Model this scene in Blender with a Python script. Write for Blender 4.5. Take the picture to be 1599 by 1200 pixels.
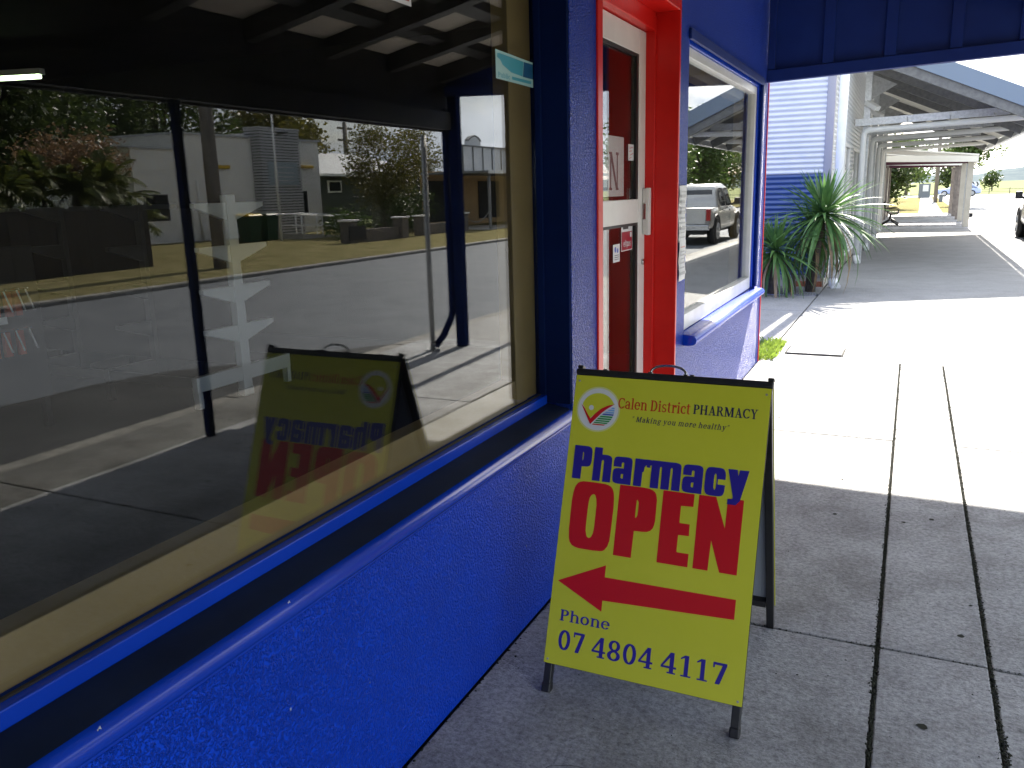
import bpy, math, random
from mathutils import Vector, Matrix
from mathutils.geometry import tessellate_polygon
R = math.radians
scene = bpy.context.scene
for o in list(bpy.data.objects):
    bpy.data.objects.remove(o)
C = scene.collection

# ------------------------------------------------------------------ camera
cam_d = bpy.data.cameras.new('camera')
cam_d.sensor_width = 36.0
cam_d.lens = 1300.0 / 1599.0 * 36.0
cam_d.clip_start = 0.05
cam_d.clip_end = 9000
cam = bpy.data.objects.new('camera', cam_d)
C.objects.link(cam)
right = Vector((0.90470066, 0.42526082, -0.02588335))
down = Vector((0.07231115, -0.21313788, -0.97434252))
fwd = Vector((-0.41986642, 0.87961666, -0.22357708))
cam.matrix_world = Matrix(((right.x, -down.x, -fwd.x, 0.0),
                           (right.y, -down.y, -fwd.y, 0.0),
                           (right.z, -down.z, -fwd.z, 1.5),
                           (0, 0, 0, 1)))
scene.camera = cam

# ------------------------------------------------------------------ sky and sun
SUN_EL, SUN_AZ = 37.8, 3.0           # azimuth measured from +Y towards +X
world = bpy.data.worlds.new('World')
scene.world = world
world.use_nodes = True
wn = world.node_tree
wn.nodes.clear()
w_out = wn.nodes.new('ShaderNodeOutputWorld')
w_bg = wn.nodes.new('ShaderNodeBackground')
w_bg.inputs['Strength'].default_value = 0.085
w_sky = wn.nodes.new('ShaderNodeTexSky')
w_sky.sky_type = 'NISHITA'
w_sky.sun_disc = False
w_sky.sun_elevation = R(SUN_EL)
w_sky.sun_rotation = R(SUN_AZ)
w_sky.dust_density = 2.0
w_tc = wn.nodes.new('ShaderNodeTexCoord')
w_map = wn.nodes.new('ShaderNodeMapping')
w_map.inputs['Scale'].default_value = (1.0, 1.0, 2.6)
w_noise = wn.nodes.new('ShaderNodeTexNoise')
w_noise.inputs['Scale'].default_value = 3.2
w_noise.inputs['Detail'].default_value = 9.0
w_noise.inputs['Roughness'].default_value = 0.56
w_ramp = wn.nodes.new('ShaderNodeValToRGB')
w_ramp.color_ramp.elements[0].position = 0.36
w_ramp.color_ramp.elements[0].color = (0, 0, 0, 1)
w_ramp.color_ramp.elements[1].position = 0.56
w_ramp.color_ramp.elements[1].color = (1, 1, 1, 1)
w_noise2 = wn.nodes.new('ShaderNodeTexNoise')
w_noise2.inputs['Scale'].default_value = 5.5
w_noise2.inputs['Detail'].default_value = 6.0
w_ramp2 = wn.nodes.new('ShaderNodeValToRGB')
w_ramp2.color_ramp.elements[0].position = 0.32
w_ramp2.color_ramp.elements[0].color = (3.3, 3.75, 4.5, 1)
w_ramp2.color_ramp.elements[1].position = 0.68
w_ramp2.color_ramp.elements[1].color = (8.2, 8.6, 9.2, 1)
w_mix = wn.nodes.new('ShaderNodeMixRGB')
wl = wn.links.new
wl(w_tc.outputs['Generated'], w_map.inputs['Vector'])
wl(w_map.outputs['Vector'], w_noise.inputs['Vector'])
wl(w_map.outputs['Vector'], w_noise2.inputs['Vector'])
wl(w_noise.outputs['Fac'], w_ramp.inputs['Fac'])
wl(w_noise2.outputs['Fac'], w_ramp2.inputs['Fac'])
wl(w_ramp.outputs['Color'], w_mix.inputs['Fac'])
wl(w_sky.outputs['Color'], w_mix.inputs['Color1'])
wl(w_ramp2.outputs['Color'], w_mix.inputs['Color2'])
wl(w_mix.outputs['Color'], w_bg.inputs['Color'])
wl(w_bg.outputs['Background'], w_out.inputs['Surface'])

sun_d = bpy.data.lights.new('sun', 'SUN')
sun_d.energy = 4.7
sun_d.angle = R(0.6)
sun_d.color = (1.0, 0.93, 0.82)
sun = bpy.data.objects.new('sun', sun_d)
C.objects.link(sun)
sdir = Vector((math.sin(R(SUN_AZ)) * math.cos(R(SUN_EL)), math.cos(R(SUN_AZ)) * math.cos(R(SUN_EL)), math.sin(R(SUN_EL))))
sun.rotation_euler = sdir.to_track_quat('Z', 'Y').to_euler()
sun.location = (3, 20, 30)

scene.view_settings.view_transform = 'Standard'
scene.view_settings.look = 'None'
scene.view_settings.gamma = 1.0
scene.view_settings.use_curve_mapping = False
scene.view_settings.exposure = 2.35
scene.cycles.max_bounces = 10
scene.cycles.transparent_max_bounces = 16
scene.cycles.sample_clamp_indirect = 12

# ------------------------------------------------------------------ helpers
def tag(o, label=None, cat=None, group=None, kind=None):
    if label: o['label'] = label
    if cat: o['category'] = cat
    if group: o['group'] = group
    if kind: o['kind'] = kind
    return o

def thing(name, label, cat, loc=(0, 0, 0), group=None, local=False, rz=0.0):
    o = bpy.data.objects.new(name, None)
    o.empty_display_size = 0.1
    C.objects.link(o)
    o.location = loc
    o.rotation_euler = (0, 0, rz)
    o['label'] = label
    o['category'] = cat
    if group: o['group'] = group
    if not local:
        o['shift'] = 1
    return o

def attach(o, parent):
    if parent is not None:
        p, sh = parent, None
        o.parent = parent
        if parent.get('shift'):
            o.location = (-parent.location[0], -parent.location[1], -parent.location[2])
    return o

class MB:
    """collects simple shapes into one mesh"""
    def __init__(s):
        s.v, s.f, s.sm = [], [], []
    def add(s, vs, fs, smooth=False):
        b = len(s.v)
        s.v += [tuple(v) for v in vs]
        s.f += [tuple(b + i for i in f) for f in fs]
        s.sm += [smooth] * len(fs)
        return s
    def box(s, x0, x1, y0, y1, z0, z1):
        return s.add([(x0, y0, z0), (x1, y0, z0), (x1, y1, z0), (x0, y1, z0), (x0, y0, z1), (x1, y0, z1), (x1, y1, z1), (x0, y1, z1)],
                     [(0, 3, 2, 1), (4, 5, 6, 7), (0, 1, 5, 4), (1, 2, 6, 5), (2, 3, 7, 6), (3, 0, 4, 7)])
    def bar(s, p0, p1, w, h, up=(0, 0, 1)):
        p0, p1 = Vector(p0), Vector(p1)
        d = (p1 - p0).normalized()
        u = Vector(up)
        if abs(d.dot(u)) > 0.98: u = Vector((0, 1, 0))
        a = d.cross(u).normalized() * (w / 2)
        b = a.cross(d).normalized() * (h / 2)
        vs = [p + i * a + j * b for p in (p0, p1) for (i, j) in ((-1, -1), (1, -1), (1, 1), (-1, 1))]
        return s.add(vs, [(0, 1, 2, 3), (7, 6, 5, 4), (0, 4, 5, 1), (1, 5, 6, 2), (2, 6, 7, 3), (3, 7, 4, 0)])
    def tube(s, pts, rad, n=12, cap=True):
        pts = [Vector(p) for p in pts]
        if not isinstance(rad, (list, tuple)): rad = [rad] * len(pts)
        vs, fs = [], []
        ref = None
        for i, p in enumerate(pts):
            d = (pts[min(i + 1, len(pts) - 1)] - pts[max(i - 1, 0)]).normalized()
            if ref is None:
                ref = Vector((0, 0, 1)) if abs(d.z) < 0.9 else Vector((1, 0, 0))
            a = (ref - d * ref.dot(d)).normalized()
            b = d.cross(a)
            ref = a
            for k in range(n):
                t = 2 * math.pi * k / n
                vs.append(p + (a * math.cos(t) + b * math.sin(t)) * rad[i])
        for i in range(len(pts) - 1):
            for k in range(n):
                k2 = (k + 1) % n
                fs.append((i * n + k, i * n + k2, (i + 1) * n + k2, (i + 1) * n + k))
        s.add(vs, fs, True)
        if cap:
            b0 = len(s.v) - len(vs)
            s.f += [tuple(b0 + k for k in reversed(range(n))), tuple(b0 + (len(pts) - 1) * n + k for k in range(n))]
            s.sm += [False, False]
        return s
    def prism(s, poly, fn, t0, t1, smooth=False):
        """extrude the 2-D polygon; fn(u, v, t) gives the point"""
        n = len(poly)
        vs = [fn(u, v, t0) for u, v in poly] + [fn(u, v, t1) for u, v in poly]
        fs = [tuple(range(n)), tuple(range(2 * n - 1, n - 1, -1))] + [(i, i + n, (i + 1) % n + n, (i + 1) % n) for i in range(n)]
        return s.add(vs, fs, smooth)
    def sheet(s, rows, smooth=True):
        m = len(rows[0])
        vs = [p for r in rows for p in r]
        fs = [(i * m + j, i * m + j + 1, (i + 1) * m + j + 1, (i + 1) * m + j) for i in range(len(rows) - 1) for j in range(m - 1)]
        return s.add(vs, fs, smooth)
    def disc(s, c, axis, r, h, n=20, r2=None):
        c, ax = Vector(c), Vector(axis).normalized()
        return s.tube([c, c + ax * h], [r, r if r2 is None else r2], n)
    def mesh(s, name):
        me = bpy.data.meshes.new(name)
        me.from_pydata(s.v, [], s.f)
        if any(s.sm):
            me.polygons.foreach_set('use_smooth', s.sm)
        me.update()
        return me
    def build(s, name, mat, parent=None, bevel=0.0, fix=True):
        me = s.mesh(name)
        if fix:
            import bmesh
            b = bmesh.new(); b.from_mesh(me)
            bmesh.ops.recalc_face_normals(b, faces=b.faces)
            b.to_mesh(me); b.free()
        me.materials.append(mat)
        o = bpy.data.objects.new(name, me)
        C.objects.link(o)
        attach(o, parent)
        if bevel:
            m = o.modifiers.new('bevel', 'BEVEL')
            m.width = bevel; m.segments = 2; m.limit_method = 'ANGLE'; m.angle_limit = R(40)
        return o

def box(name, mat, parent, x0, x1, y0, y1, z0, z1, bevel=0.0):
    return MB().box(x0, x1, y0, y1, z0, z1).build(name, mat, parent, bevel)

def share(o, parent, loc=(0, 0, 0), rot=(0, 0, 0), scale=(1, 1, 1)):
    c = o.copy(); C.objects.link(c)
    c.parent = parent
    c.location = loc; c.rotation_euler = rot; c.scale = scale
    return c

def copy_tree(o, parent=None):
    c = o.copy(); C.objects.link(c); c.parent = parent
    for ch in list(o.children): copy_tree(ch, c)
    return c

# ------------------------------------------------------------------ materials
def pmat(name, col, col2=None, scale=6.0, rough=0.5, rough2=None, bump=0.0, bscale=60.0, bdist=0.004, metal=0.0, spec=0.5,
         detail=5.0, lo=0.35, hi=0.65, coat=0.0, stretch=(1, 1, 1), coord='P', speck=None, bsharp=False):
    m = bpy.data.materials.new(name)
    m.use_nodes = True
    nt = m.node_tree
    L = nt.links.new
    b = nt.nodes['Principled BSDF']
    b.inputs['Roughness'].default_value = rough
    b.inputs['Metallic'].default_value = metal
    b.inputs['Specular IOR Level'].default_value = spec
    b.inputs['Coat Weight'].default_value = coat
    b.inputs['Coat Roughness'].default_value = 0.06
    b.inputs['Base Color'].default_value = (*col, 1)
    if coord == 'P':
        g = nt.nodes.new('ShaderNodeNewGeometry'); src = g.outputs['Position']
    else:
        g = nt.nodes.new('ShaderNodeTexCoord'); src = g.outputs['Object']
    mp = nt.nodes.new('ShaderNodeMapping')
    mp.inputs['Scale'].default_value = stretch
    L(src, mp.inputs['Vector'])
    vec = mp.outputs['Vector']
    col_out = None
    if col2 is not None:
        n = nt.nodes.new('ShaderNodeTexNoise')
        n.inputs['Scale'].default_value = scale
        n.inputs['Detail'].default_value = detail
        n.inputs['Roughness'].default_value = 0.62
        L(vec, n.inputs['Vector'])
        r = nt.nodes.new('ShaderNodeValToRGB')
        r.color_ramp.elements[0].position = lo; r.color_ramp.elements[0].color = (*col, 1)
        r.color_ramp.elements[1].position = hi; r.color_ramp.elements[1].color = (*col2, 1)
        L(n.outputs['Fac'], r.inputs['Fac'])
        col_out = r.outputs['Color']
        if rough2 is not None:
            q = nt.nodes.new('ShaderNodeMapRange')
            q.inputs['From Min'].default_value = lo; q.inputs['From Max'].default_value = hi
            q.inputs['To Min'].default_value = rough; q.inputs['To Max'].default_value = rough2
            L(n.outputs['Fac'], q.inputs['Value'])
            L(q.outputs['Result'], b.inputs['Roughness'])
    if speck is not None:      # (colour, scale, threshold)
        n3 = nt.nodes.new('ShaderNodeTexNoise')
        n3.inputs['Scale'].default_value = speck[1]; n3.inputs['Detail'].default_value = 3.0
        L(vec, n3.inputs['Vector'])
        r3 = nt.nodes.new('ShaderNodeValToRGB')
        r3.color_ramp.elements[0].position = speck[2]; r3.color_ramp.elements[0].color = (0, 0, 0, 1)
        r3.color_ramp.elements[1].position = speck[2] + 0.04; r3.color_ramp.elements[1].color = (1, 1, 1, 1)
        L(n3.outputs['Fac'], r3.inputs['Fac'])
        mx = nt.nodes.new('ShaderNodeMixRGB')
        L(r3.outputs['Color'], mx.inputs['Fac'])
        if col_out is not None: L(col_out, mx.inputs['Color1'])
        else: mx.inputs['Color1'].default_value = (*col, 1)
        mx.inputs['Color2'].default_value = (*speck[0], 1)
        col_out = mx.outputs['Color']
    if col_out is not None: L(col_out, b.inputs['Base Color'])
    if bump:
        n2 = nt.nodes.new('ShaderNodeTexNoise')
        n2.inputs['Scale'].default_value = bscale
        n2.inputs['Detail'].default_value = 4.0
        L(vec, n2.inputs['Vector'])
        bp = nt.nodes.new('ShaderNodeBump')
        bp.inputs['Strength'].default_value = bump
        bp.inputs['Distance'].default_value = bdist
        if bsharp:
            n2.inputs['Detail'].default_value = 2.0
            q2 = nt.nodes.new('ShaderNodeMapRange'); q2.interpolation_type = 'SMOOTHSTEP'
            q2.inputs['From Min'].default_value = 0.40; q2.inputs['From Max'].default_value = 0.66
            L(n2.outputs['Fac'], q2.inputs['Value']); L(q2.outputs['Result'], bp.inputs['Height'])
        else:
            L(n2.outputs['Fac'], bp.inputs['Height'])
        L(bp.outputs['Normal'], b.inputs['Normal'])
    return m

def glass_mat(name, tint=(0.955, 0.975, 0.97), dust=0.004):
    m = bpy.data.materials.new(name)
    m.use_nodes = True
    nt = m.node_tree; nt.nodes.clear(); L = nt.links.new
    out = nt.nodes.new('ShaderNodeOutputMaterial')
    geo = nt.nodes.new('ShaderNodeNewGeometry')
    ior = nt.nodes.new('ShaderNodeMapRange')          # both faces of the pane see the same air-to-glass step
    ior.inputs['To Min'].default_value = 1.52
    ior.inputs['To Max'].default_value = 1 / 1.52
    L(geo.outputs['Backfacing'], ior.inputs['Value'])
    fr = nt.nodes.new('ShaderNodeFresnel')
    L(ior.outputs['Result'], fr.inputs['IOR'])
    tr = nt.nodes.new('ShaderNodeBsdfTransparent'); tr.inputs['Color'].default_value = (*tint, 1)
    gl = nt.nodes.new('ShaderNodeBsdfGlossy'); gl.inputs['Roughness'].default_value = 0.0
    mix = nt.nodes.new('ShaderNodeMixShader')
    L(fr.outputs['Fac'], mix.inputs['Fac']); L(tr.outputs['BSDF'], mix.inputs[1]); L(gl.outputs['BSDF'], mix.inputs[2])
    df = nt.nodes.new('ShaderNodeBsdfDiffuse'); df.inputs['Color'].default_value = (0.6, 0.58, 0.54, 1)
    n = nt.nodes.new('ShaderNodeTexNoise'); n.inputs['Scale'].default_value = 3.0; n.inputs['Detail'].default_value = 8.0
    mp = nt.nodes.new('ShaderNodeMapping'); mp.inputs['Scale'].default_value = (1, 1, 0.35)
    L(geo.outputs['Position'], mp.inputs['Vector']); L(mp.outputs['Vector'], n.inputs['Vector'])
    mr = nt.nodes.new('ShaderNodeMapRange')
    mr.inputs['From Min'].default_value = 0.35; mr.inputs['From Max'].default_value = 0.75
    mr.inputs['To Min'].default_value = dust * 0.3; mr.inputs['To Max'].default_value = dust
    L(n.outputs['Fac'], mr.inputs['Value'])
    mix2 = nt.nodes.new('ShaderNodeMixShader')
    L(mr.outputs['Result'], mix2.inputs['Fac']); L(mix.outputs['Shader'], mix2.inputs[1]); L(df.outputs['BSDF'], mix2.inputs[2])
    L(mix2.outputs['Shader'], out.inputs['Surface'])
    return m

def leaf_mat(name, c1, c2, scale=2.5, trans=0.35):
    m = pmat(name, c1, c2, scale=scale, rough=0.45, spec=0.35, detail=3)
    nt = m.node_tree; L = nt.links.new
    b = nt.nodes['Principled BSDF']
    out = nt.nodes['Material Output']
    t = nt.nodes.new('ShaderNodeBsdfTranslucent')
    src = b.inputs['Base Color'].links[0].from_socket
    L(src, t.inputs['Color'])
    mx = nt.nodes.new('ShaderNodeMixShader'); mx.inputs['Fac'].default_value = trans
    L(b.outputs['BSDF'], mx.inputs[1]); L(t.outputs['BSDF'], mx.inputs[2])
    L(mx.outputs['Shader'], out.inputs['Surface'])
    return m

def emit_mat(name, col, s):
    m = bpy.data.materials.new(name); m.use_nodes = True
    b = m.node_tree.nodes['Principled BSDF']
    b.inputs['Base Color'].default_value = (*col, 1)
    b.inputs['Emission Color'].default_value = (*col, 1)
    b.inputs['Emission Strength'].default_value = s
    return m

BLUE = (0.001, 0.052, 0.57)
M = {}
M['render'] = pmat('blue_render_paint', BLUE, (0.002, 0.068, 0.70), scale=1.4, rough=0.42, bump=1.0, bscale=145, bdist=0.0075, spec=0.20, bsharp=True,
                   speck=((0.30, 0.34, 0.42), 42.0, 0.745))
M['render_coarse'] = pmat('coarse_blue_render_paint', BLUE, (0.002, 0.060, 0.58), scale=1.4, rough=0.36, bump=1.0, bscale=135, bdist=0.026, spec=0.34, bsharp=True)
M['blue_gloss'] = pmat('blue_gloss_paint', (0.002, 0.040, 0.42), (0.003, 0.048, 0.48), scale=3, rough=0.24, bump=0.15, bscale=14, bdist=0.003,
                       speck=((0.35, 0.38, 0.42), 60.0, 0.775))
M['navy'] = pmat('navy_satin_paint', (0.004, 0.020, 0.15), (0.006, 0.027, 0.18), scale=3, rough=0.5, bump=0.12, bscale=22, spec=0.3)
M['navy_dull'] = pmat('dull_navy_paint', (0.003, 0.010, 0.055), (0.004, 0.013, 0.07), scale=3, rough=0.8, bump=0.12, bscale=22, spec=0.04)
M['awning_dark'] = pmat('awning_frame_paint', (0.028, 0.027, 0.026), (0.045, 0.042, 0.038), scale=3, rough=0.5)
M['soffit'] = pmat('cream_soffit_sheet', (0.66, 0.58, 0.47), (0.74, 0.66, 0.54), scale=4, rough=0.6)
M['red'] = pmat('red_gloss_paint', (0.60, 0.010, 0.008), (0.68, 0.016, 0.012), scale=5, rough=0.3, spec=0.3, bump=0.12, bscale=18,
                speck=((0.62, 0.5, 0.45), 55.0, 0.775))
M['white_alu'] = pmat('white_powdercoat', (0.72, 0.71, 0.68), (0.78, 0.77, 0.74), scale=8, rough=0.32, coord='P', speck=((0.25, 0.24, 0.22), 70.0, 0.775))
M['white_sill'] = pmat('pale_window_frame_paint', (0.66, 0.66, 0.64), (0.74, 0.74, 0.72), scale=8, rough=0.3, speck=((0.3, 0.29, 0.27), 60.0, 0.76))
M['sill_dark'] = pmat('dark_sill_top', (0.004, 0.010, 0.030), (0.007, 0.016, 0.045), scale=5, rough=0.6, spec=0.25, speck=((0.2, 0.2, 0.2), 60.0, 0.77))
M['bead'] = pmat('black_rubber_bead', (0.012, 0.012, 0.013), rough=0.55)
M['mustard'] = pmat('mustard_paint', (0.19, 0.128, 0.043), (0.225, 0.152, 0.053), scale=4, rough=0.5)
M['glass'] = glass_mat('window_glass')
M['concrete'] = None
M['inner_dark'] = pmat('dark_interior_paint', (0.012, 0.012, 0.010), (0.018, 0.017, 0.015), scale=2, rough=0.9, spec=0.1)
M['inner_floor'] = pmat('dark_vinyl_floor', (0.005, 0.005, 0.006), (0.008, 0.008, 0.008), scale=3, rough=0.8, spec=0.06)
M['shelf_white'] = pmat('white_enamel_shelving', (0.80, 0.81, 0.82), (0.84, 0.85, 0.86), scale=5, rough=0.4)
M['shelf_dim'] = pmat('dimmed_shelving', (0.05, 0.052, 0.055), (0.065, 0.067, 0.07), scale=5, rough=0.5)
M['lime'] = pmat('lime_painted_bulkhead', (0.32, 0.36, 0.06), rough=0.6)
M['sign_black'] = pmat('black_powdercoat', (0.012, 0.012, 0.013), (0.022, 0.021, 0.02), scale=30, rough=0.38, coord='O', speck=((0.2, 0.19, 0.18), 90.0, 0.77))
M['sign_yellow'] = pmat('yellow_print', (0.60, 0.60, 0.03), (0.63, 0.625, 0.036), scale=6, rough=0.34, rough2=0.42, bump=0.10, bscale=4, bdist=0.012, spec=0.4, speck=((0.30, 0.28, 0.06), 75.0, 0.765))
M['sign_red'] = pmat('red_print', (0.60, 0.008, 0.016), rough=0.34, spec=0.3)
M['sign_blue'] = pmat('blue_print', (0.022, 0.014, 0.27), rough=0.34)
M['sign_navy'] = pmat('dark_navy_print', (0.018, 0.02, 0.075), rough=0.34)
M['sign_orange'] = pmat('orange_red_print', (0.60, 0.055, 0.012), rough=0.34)
M['sign_white'] = pmat('white_print', (0.72, 0.73, 0.72), rough=0.34)
M['sign_paleyellow'] = pmat('pale_yellow_print', (0.70, 0.70, 0.28), rough=0.34)
M['sign_lightblue'] = pmat('light_blue_print', (0.20, 0.42, 0.72), rough=0.34)
M['sign_midblue'] = pmat('mid_blue_print', (0.03, 0.10, 0.45), rough=0.34)
M['sign_green'] = pmat('green_print', (0.02, 0.30, 0.07), rough=0.34)
M['sign_back'] = pmat('grey_panel_back', (0.34, 0.37, 0.40), rough=0.4)
M['chrome'] = pmat('chromed_steel', (0.55, 0.55, 0.56), rough=0.16, metal=1.0)
M['galv'] = pmat('galvanised_steel', (0.42, 0.43, 0.43), (0.54, 0.55, 0.55), scale=22, rough=0.42, metal=0.75, detail=2)
M['galv_dull'] = pmat('weathered_galvanised_steel', (0.30, 0.30, 0.29), (0.40, 0.40, 0.39), scale=12, rough=0.55, metal=0.35)
M['galv_dark'] = pmat('dull_dark_steel', (0.13, 0.13, 0.13), (0.19, 0.19, 0.185), scale=12, rough=0.6, metal=0.2)
M['white_pvc'] = pmat('white_pvc_pipe', (0.70, 0.71, 0.70), (0.76, 0.76, 0.75), scale=7, rough=0.35)
M['clad_white'] = pmat('white_corrugated_sheet', (0.54, 0.56, 0.58), (0.60, 0.61, 0.62), scale=3, rough=0.38)
M['clad_blue'] = pmat('blue_corrugated_sheet', (0.030, 0.065, 0.19), (0.038, 0.08, 0.22), scale=3, rough=0.38)
M['flashing'] = pmat('grey_flashing', (0.30, 0.30, 0.31), rough=0.45, metal=0.3)
M['roof_white'] = pmat('pale_roof_sheet', (0.84, 0.82, 0.74), rough=0.6)
M['barge'] = pmat('blue_grey_barge', (0.17, 0.22, 0.29), rough=0.45)
M['plinth'] = pmat('pale_concrete_plinth', (0.40, 0.37, 0.32), (0.48, 0.45, 0.40), scale=7, rough=0.85, bump=0.3)
M['brick'] = pmat('red_brick', (0.26, 0.08, 0.045), (0.36, 0.13, 0.07), scale=30, rough=0.85, bump=0.4)
M['asphalt'] = pmat('grey_asphalt', (0.082, 0.092, 0.108), (0.118, 0.128, 0.144), scale=1.4, rough=0.85, bump=0.5, bscale=160, bdist=0.006)
M['asphalt_dark'] = pmat('dark_kerbside_asphalt', (0.018, 0.019, 0.021), (0.045, 0.046, 0.048), scale=1.2, rough=0.85, bump=0.5, bscale=160, bdist=0.006)
M['kerb'] = pmat('kerb_concrete', (0.15, 0.145, 0.13), (0.30, 0.285, 0.26), scale=6, rough=0.9, bump=0.6, bscale=50, bdist=0.01)
M['dirt'] = pmat('joint_dirt', (0.010, 0.011, 0.009), (0.028, 0.026, 0.02), scale=60, rough=0.95, bump=0.8, bscale=120)
M['moss'] = pmat('joint_moss', (0.008, 0.011, 0.006), (0.024, 0.026, 0.013), scale=80, rough=0.95)
M['verge'] = pmat('dry_grass', (0.17, 0.15, 0.07), (0.25, 0.215, 0.115), scale=2.0, rough=0.95, bump=0.9, bscale=28, bdist=0.05, spec=0.0, speck=((0.09, 0.11, 0.03), 9.0, 0.6))
M['earth'] = pmat('field_grass', (0.16, 0.185, 0.09), (0.21, 0.22, 0.12), scale=0.3, rough=0.95, spec=0.0, bump=0.6, bscale=8, bdist=0.05)
M['hill'] = pmat('hill_scrub', (0.085, 0.104, 0.115), (0.11, 0.13, 0.135), scale=0.03, rough=0.95, spec=0.0, detail=10)
M['timber_dark'] = pmat('dark_weathered_timber', (0.035, 0.030, 0.025), (0.065, 0.055, 0.045), scale=9, rough=0.85, stretch=(1, 1, 0.15), bump=0.4, bscale=40)
M['timber_grey'] = pmat('grey_weathered_timber', (0.14, 0.12, 0.10), (0.24, 0.21, 0.18), scale=9, rough=0.85, stretch=(1, 1, 0.12), bump=0.4, bscale=40)
M['cream_wall'] = pmat('cream_rendered_wall', (0.74, 0.72, 0.67), (0.80, 0.78, 0.73), scale=1.5, rough=0.85, bump=0.2)
M['grey_slat'] = pmat('grey_slat_paint', (0.44, 0.44, 0.45), (0.50, 0.50, 0.50), scale=3, rough=0.6)
M['dark_gap'] = pmat('dark_backing', (0.02, 0.02, 0.022), rough=0.8)
M['dark_glass'] = pmat('dark_window_glass', (0.015, 0.018, 0.02), rough=0.05, spec=0.8)
M['house_green'] = pmat('dark_green_weatherboard', (0.045, 0.055, 0.045), (0.06, 0.07, 0.055), scale=4, rough=0.7)
M['house_roof'] = pmat('grey_metal_roof', (0.40, 0.41, 0.42), (0.47, 0.48, 0.48), scale=3, rough=0.5)
M['parapet'] = pmat('white_fibro_parapet', (0.62, 0.64, 0.66), (0.70, 0.71, 0.72), scale=3, rough=0.6)
M['parapet_trim'] = pmat('grey_parapet_trim', (0.20, 0.20, 0.20), rough=0.6)
M['ochre'] = pmat('ochre_shopfront', (0.40, 0.25, 0.10), (0.46, 0.30, 0.13), scale=5, rough=0.6)
M['block'] = pmat('grey_brown_block', (0.10, 0.085, 0.075), (0.16, 0.14, 0.12), scale=8, rough=0.85, bump=0.5, bscale=30)
M['cap_white'] = pmat('white_capping', (0.72, 0.71, 0.68), rough=0.6)
M['bin_green'] = pmat('dark_green_plastic', (0.015, 0.045, 0.022), rough=0.45)
M['lid_yellow'] = pmat('yellow_plastic', (0.55, 0.36, 0.02), rough=0.45)
M['bark'] = pmat('brown_bark', (0.07, 0.055, 0.042), (0.14, 0.115, 0.09), scale=14, rough=0.95, bump=0.7, bscale=40, bdist=0.02)
M['leaf_dark'] = leaf_mat('dark_green_leaves', (0.026, 0.045, 0.014), (0.075, 0.105, 0.026))
M['leaf_olive'] = leaf_mat('olive_leaves', (0.07, 0.075, 0.016), (0.15, 0.13, 0.03))
M['leaf_mid'] = leaf_mat('mid_green_leaves', (0.04, 0.085, 0.018), (0.11, 0.16, 0.035))
M['leaf_dry'] = leaf_mat('dry_seed_heads', (0.20, 0.12, 0.065), (0.30, 0.19, 0.11))
M['leaf_palm'] = leaf_mat('palm_fronds', (0.045, 0.07, 0.016), (0.14, 0.15, 0.03), scale=5)
M['sword'] = leaf_mat('sword_leaves', (0.05, 0.125, 0.035), (0.11, 0.21, 0.055), scale=5, trans=0.3)
M['sword_dry'] = leaf_mat('dry_sword_leaves', (0.25, 0.17, 0.09), (0.34, 0.25, 0.14), scale=5, trans=0.2)
M['weed'] = leaf_mat('weed_blades', (0.12, 0.20, 0.02), (0.24, 0.32, 0.05), scale=8, trans=0.4)
M['car_silver'] = pmat('silver_car_paint', (0.50, 0.49, 0.46), rough=0.28, metal=0.35, coat=0.8)
M['car_blue'] = pmat('pale_blue_car_paint', (0.36, 0.42, 0.62), rough=0.25, metal=0.2, coat=0.8)
M['car_glass'] = pmat('car_window_glass', (0.02, 0.022, 0.024), rough=0.04, spec=0.9)
M['tyre'] = pmat('black_rubber', (0.012, 0.012, 0.012), rough=0.8)
M['rim'] = pmat('alloy_rim', (0.5, 0.5, 0.5), rough=0.3, metal=0.9)
M['plastic'] = pmat('dark_plastic', (0.02, 0.02, 0.022), rough=0.5)
M['lamp_red'] = pmat('red_lens', (0.4, 0.01, 0.01), rough=0.15)
M['lamp_clear'] = pmat('clear_lens', (0.7, 0.7, 0.72), rough=0.1)
M['plate'] = pmat('number_plate', (0.7, 0.7, 0.66), rough=0.4)
M['paper'] = pmat('white_paper', (0.70, 0.70, 0.70), (0.62, 0.62, 0.63), scale=16, rough=0.45)
M['ink'] = pmat('black_ink', (0.02, 0.02, 0.022), rough=0.5)
M['ink_grey'] = pmat('dark_grey_ink', (0.05, 0.055, 0.06), rough=0.5)
M['ink_pink'] = pmat('faded_red_ink', (0.62, 0.32, 0.27), rough=0.5)
M['teal_pale'] = pmat('pale_teal_sticker', (0.40, 0.62, 0.62), rough=0.4)
M['notice_grey'] = pmat('faded_blue_notice', (0.30, 0.36, 0.39), rough=0.5)
M['teal'] = pmat('teal_ink', (0.07, 0.36, 0.46), rough=0.4)
M['teal_deep'] = pmat('deep_blue_ink', (0.02, 0.11, 0.24), rough=0.4)
M['eft_red'] = pmat('crimson_sticker', (0.34, 0.012, 0.035), rough=0.35)
M['bench_wood'] = pmat('grey_bench_timber', (0.28, 0.25, 0.21), (0.38, 0.34, 0.29), scale=10, rough=0.8)
M['bench_iron'] = pmat('black_cast_iron', (0.015, 0.015, 0.016), rough=0.5)
M['teal_fence'] = pmat('teal_fence_sheet', (0.03, 0.13, 0.13), rough=0.5)
M['maroon'] = pmat('maroon_beam_paint', (0.10, 0.02, 0.045), rough=0.5)
M['post_cream'] = pmat('cream_post_paint', (0.50, 0.47, 0.40), (0.56, 0.53, 0.46), scale=4, rough=0.6)
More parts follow.
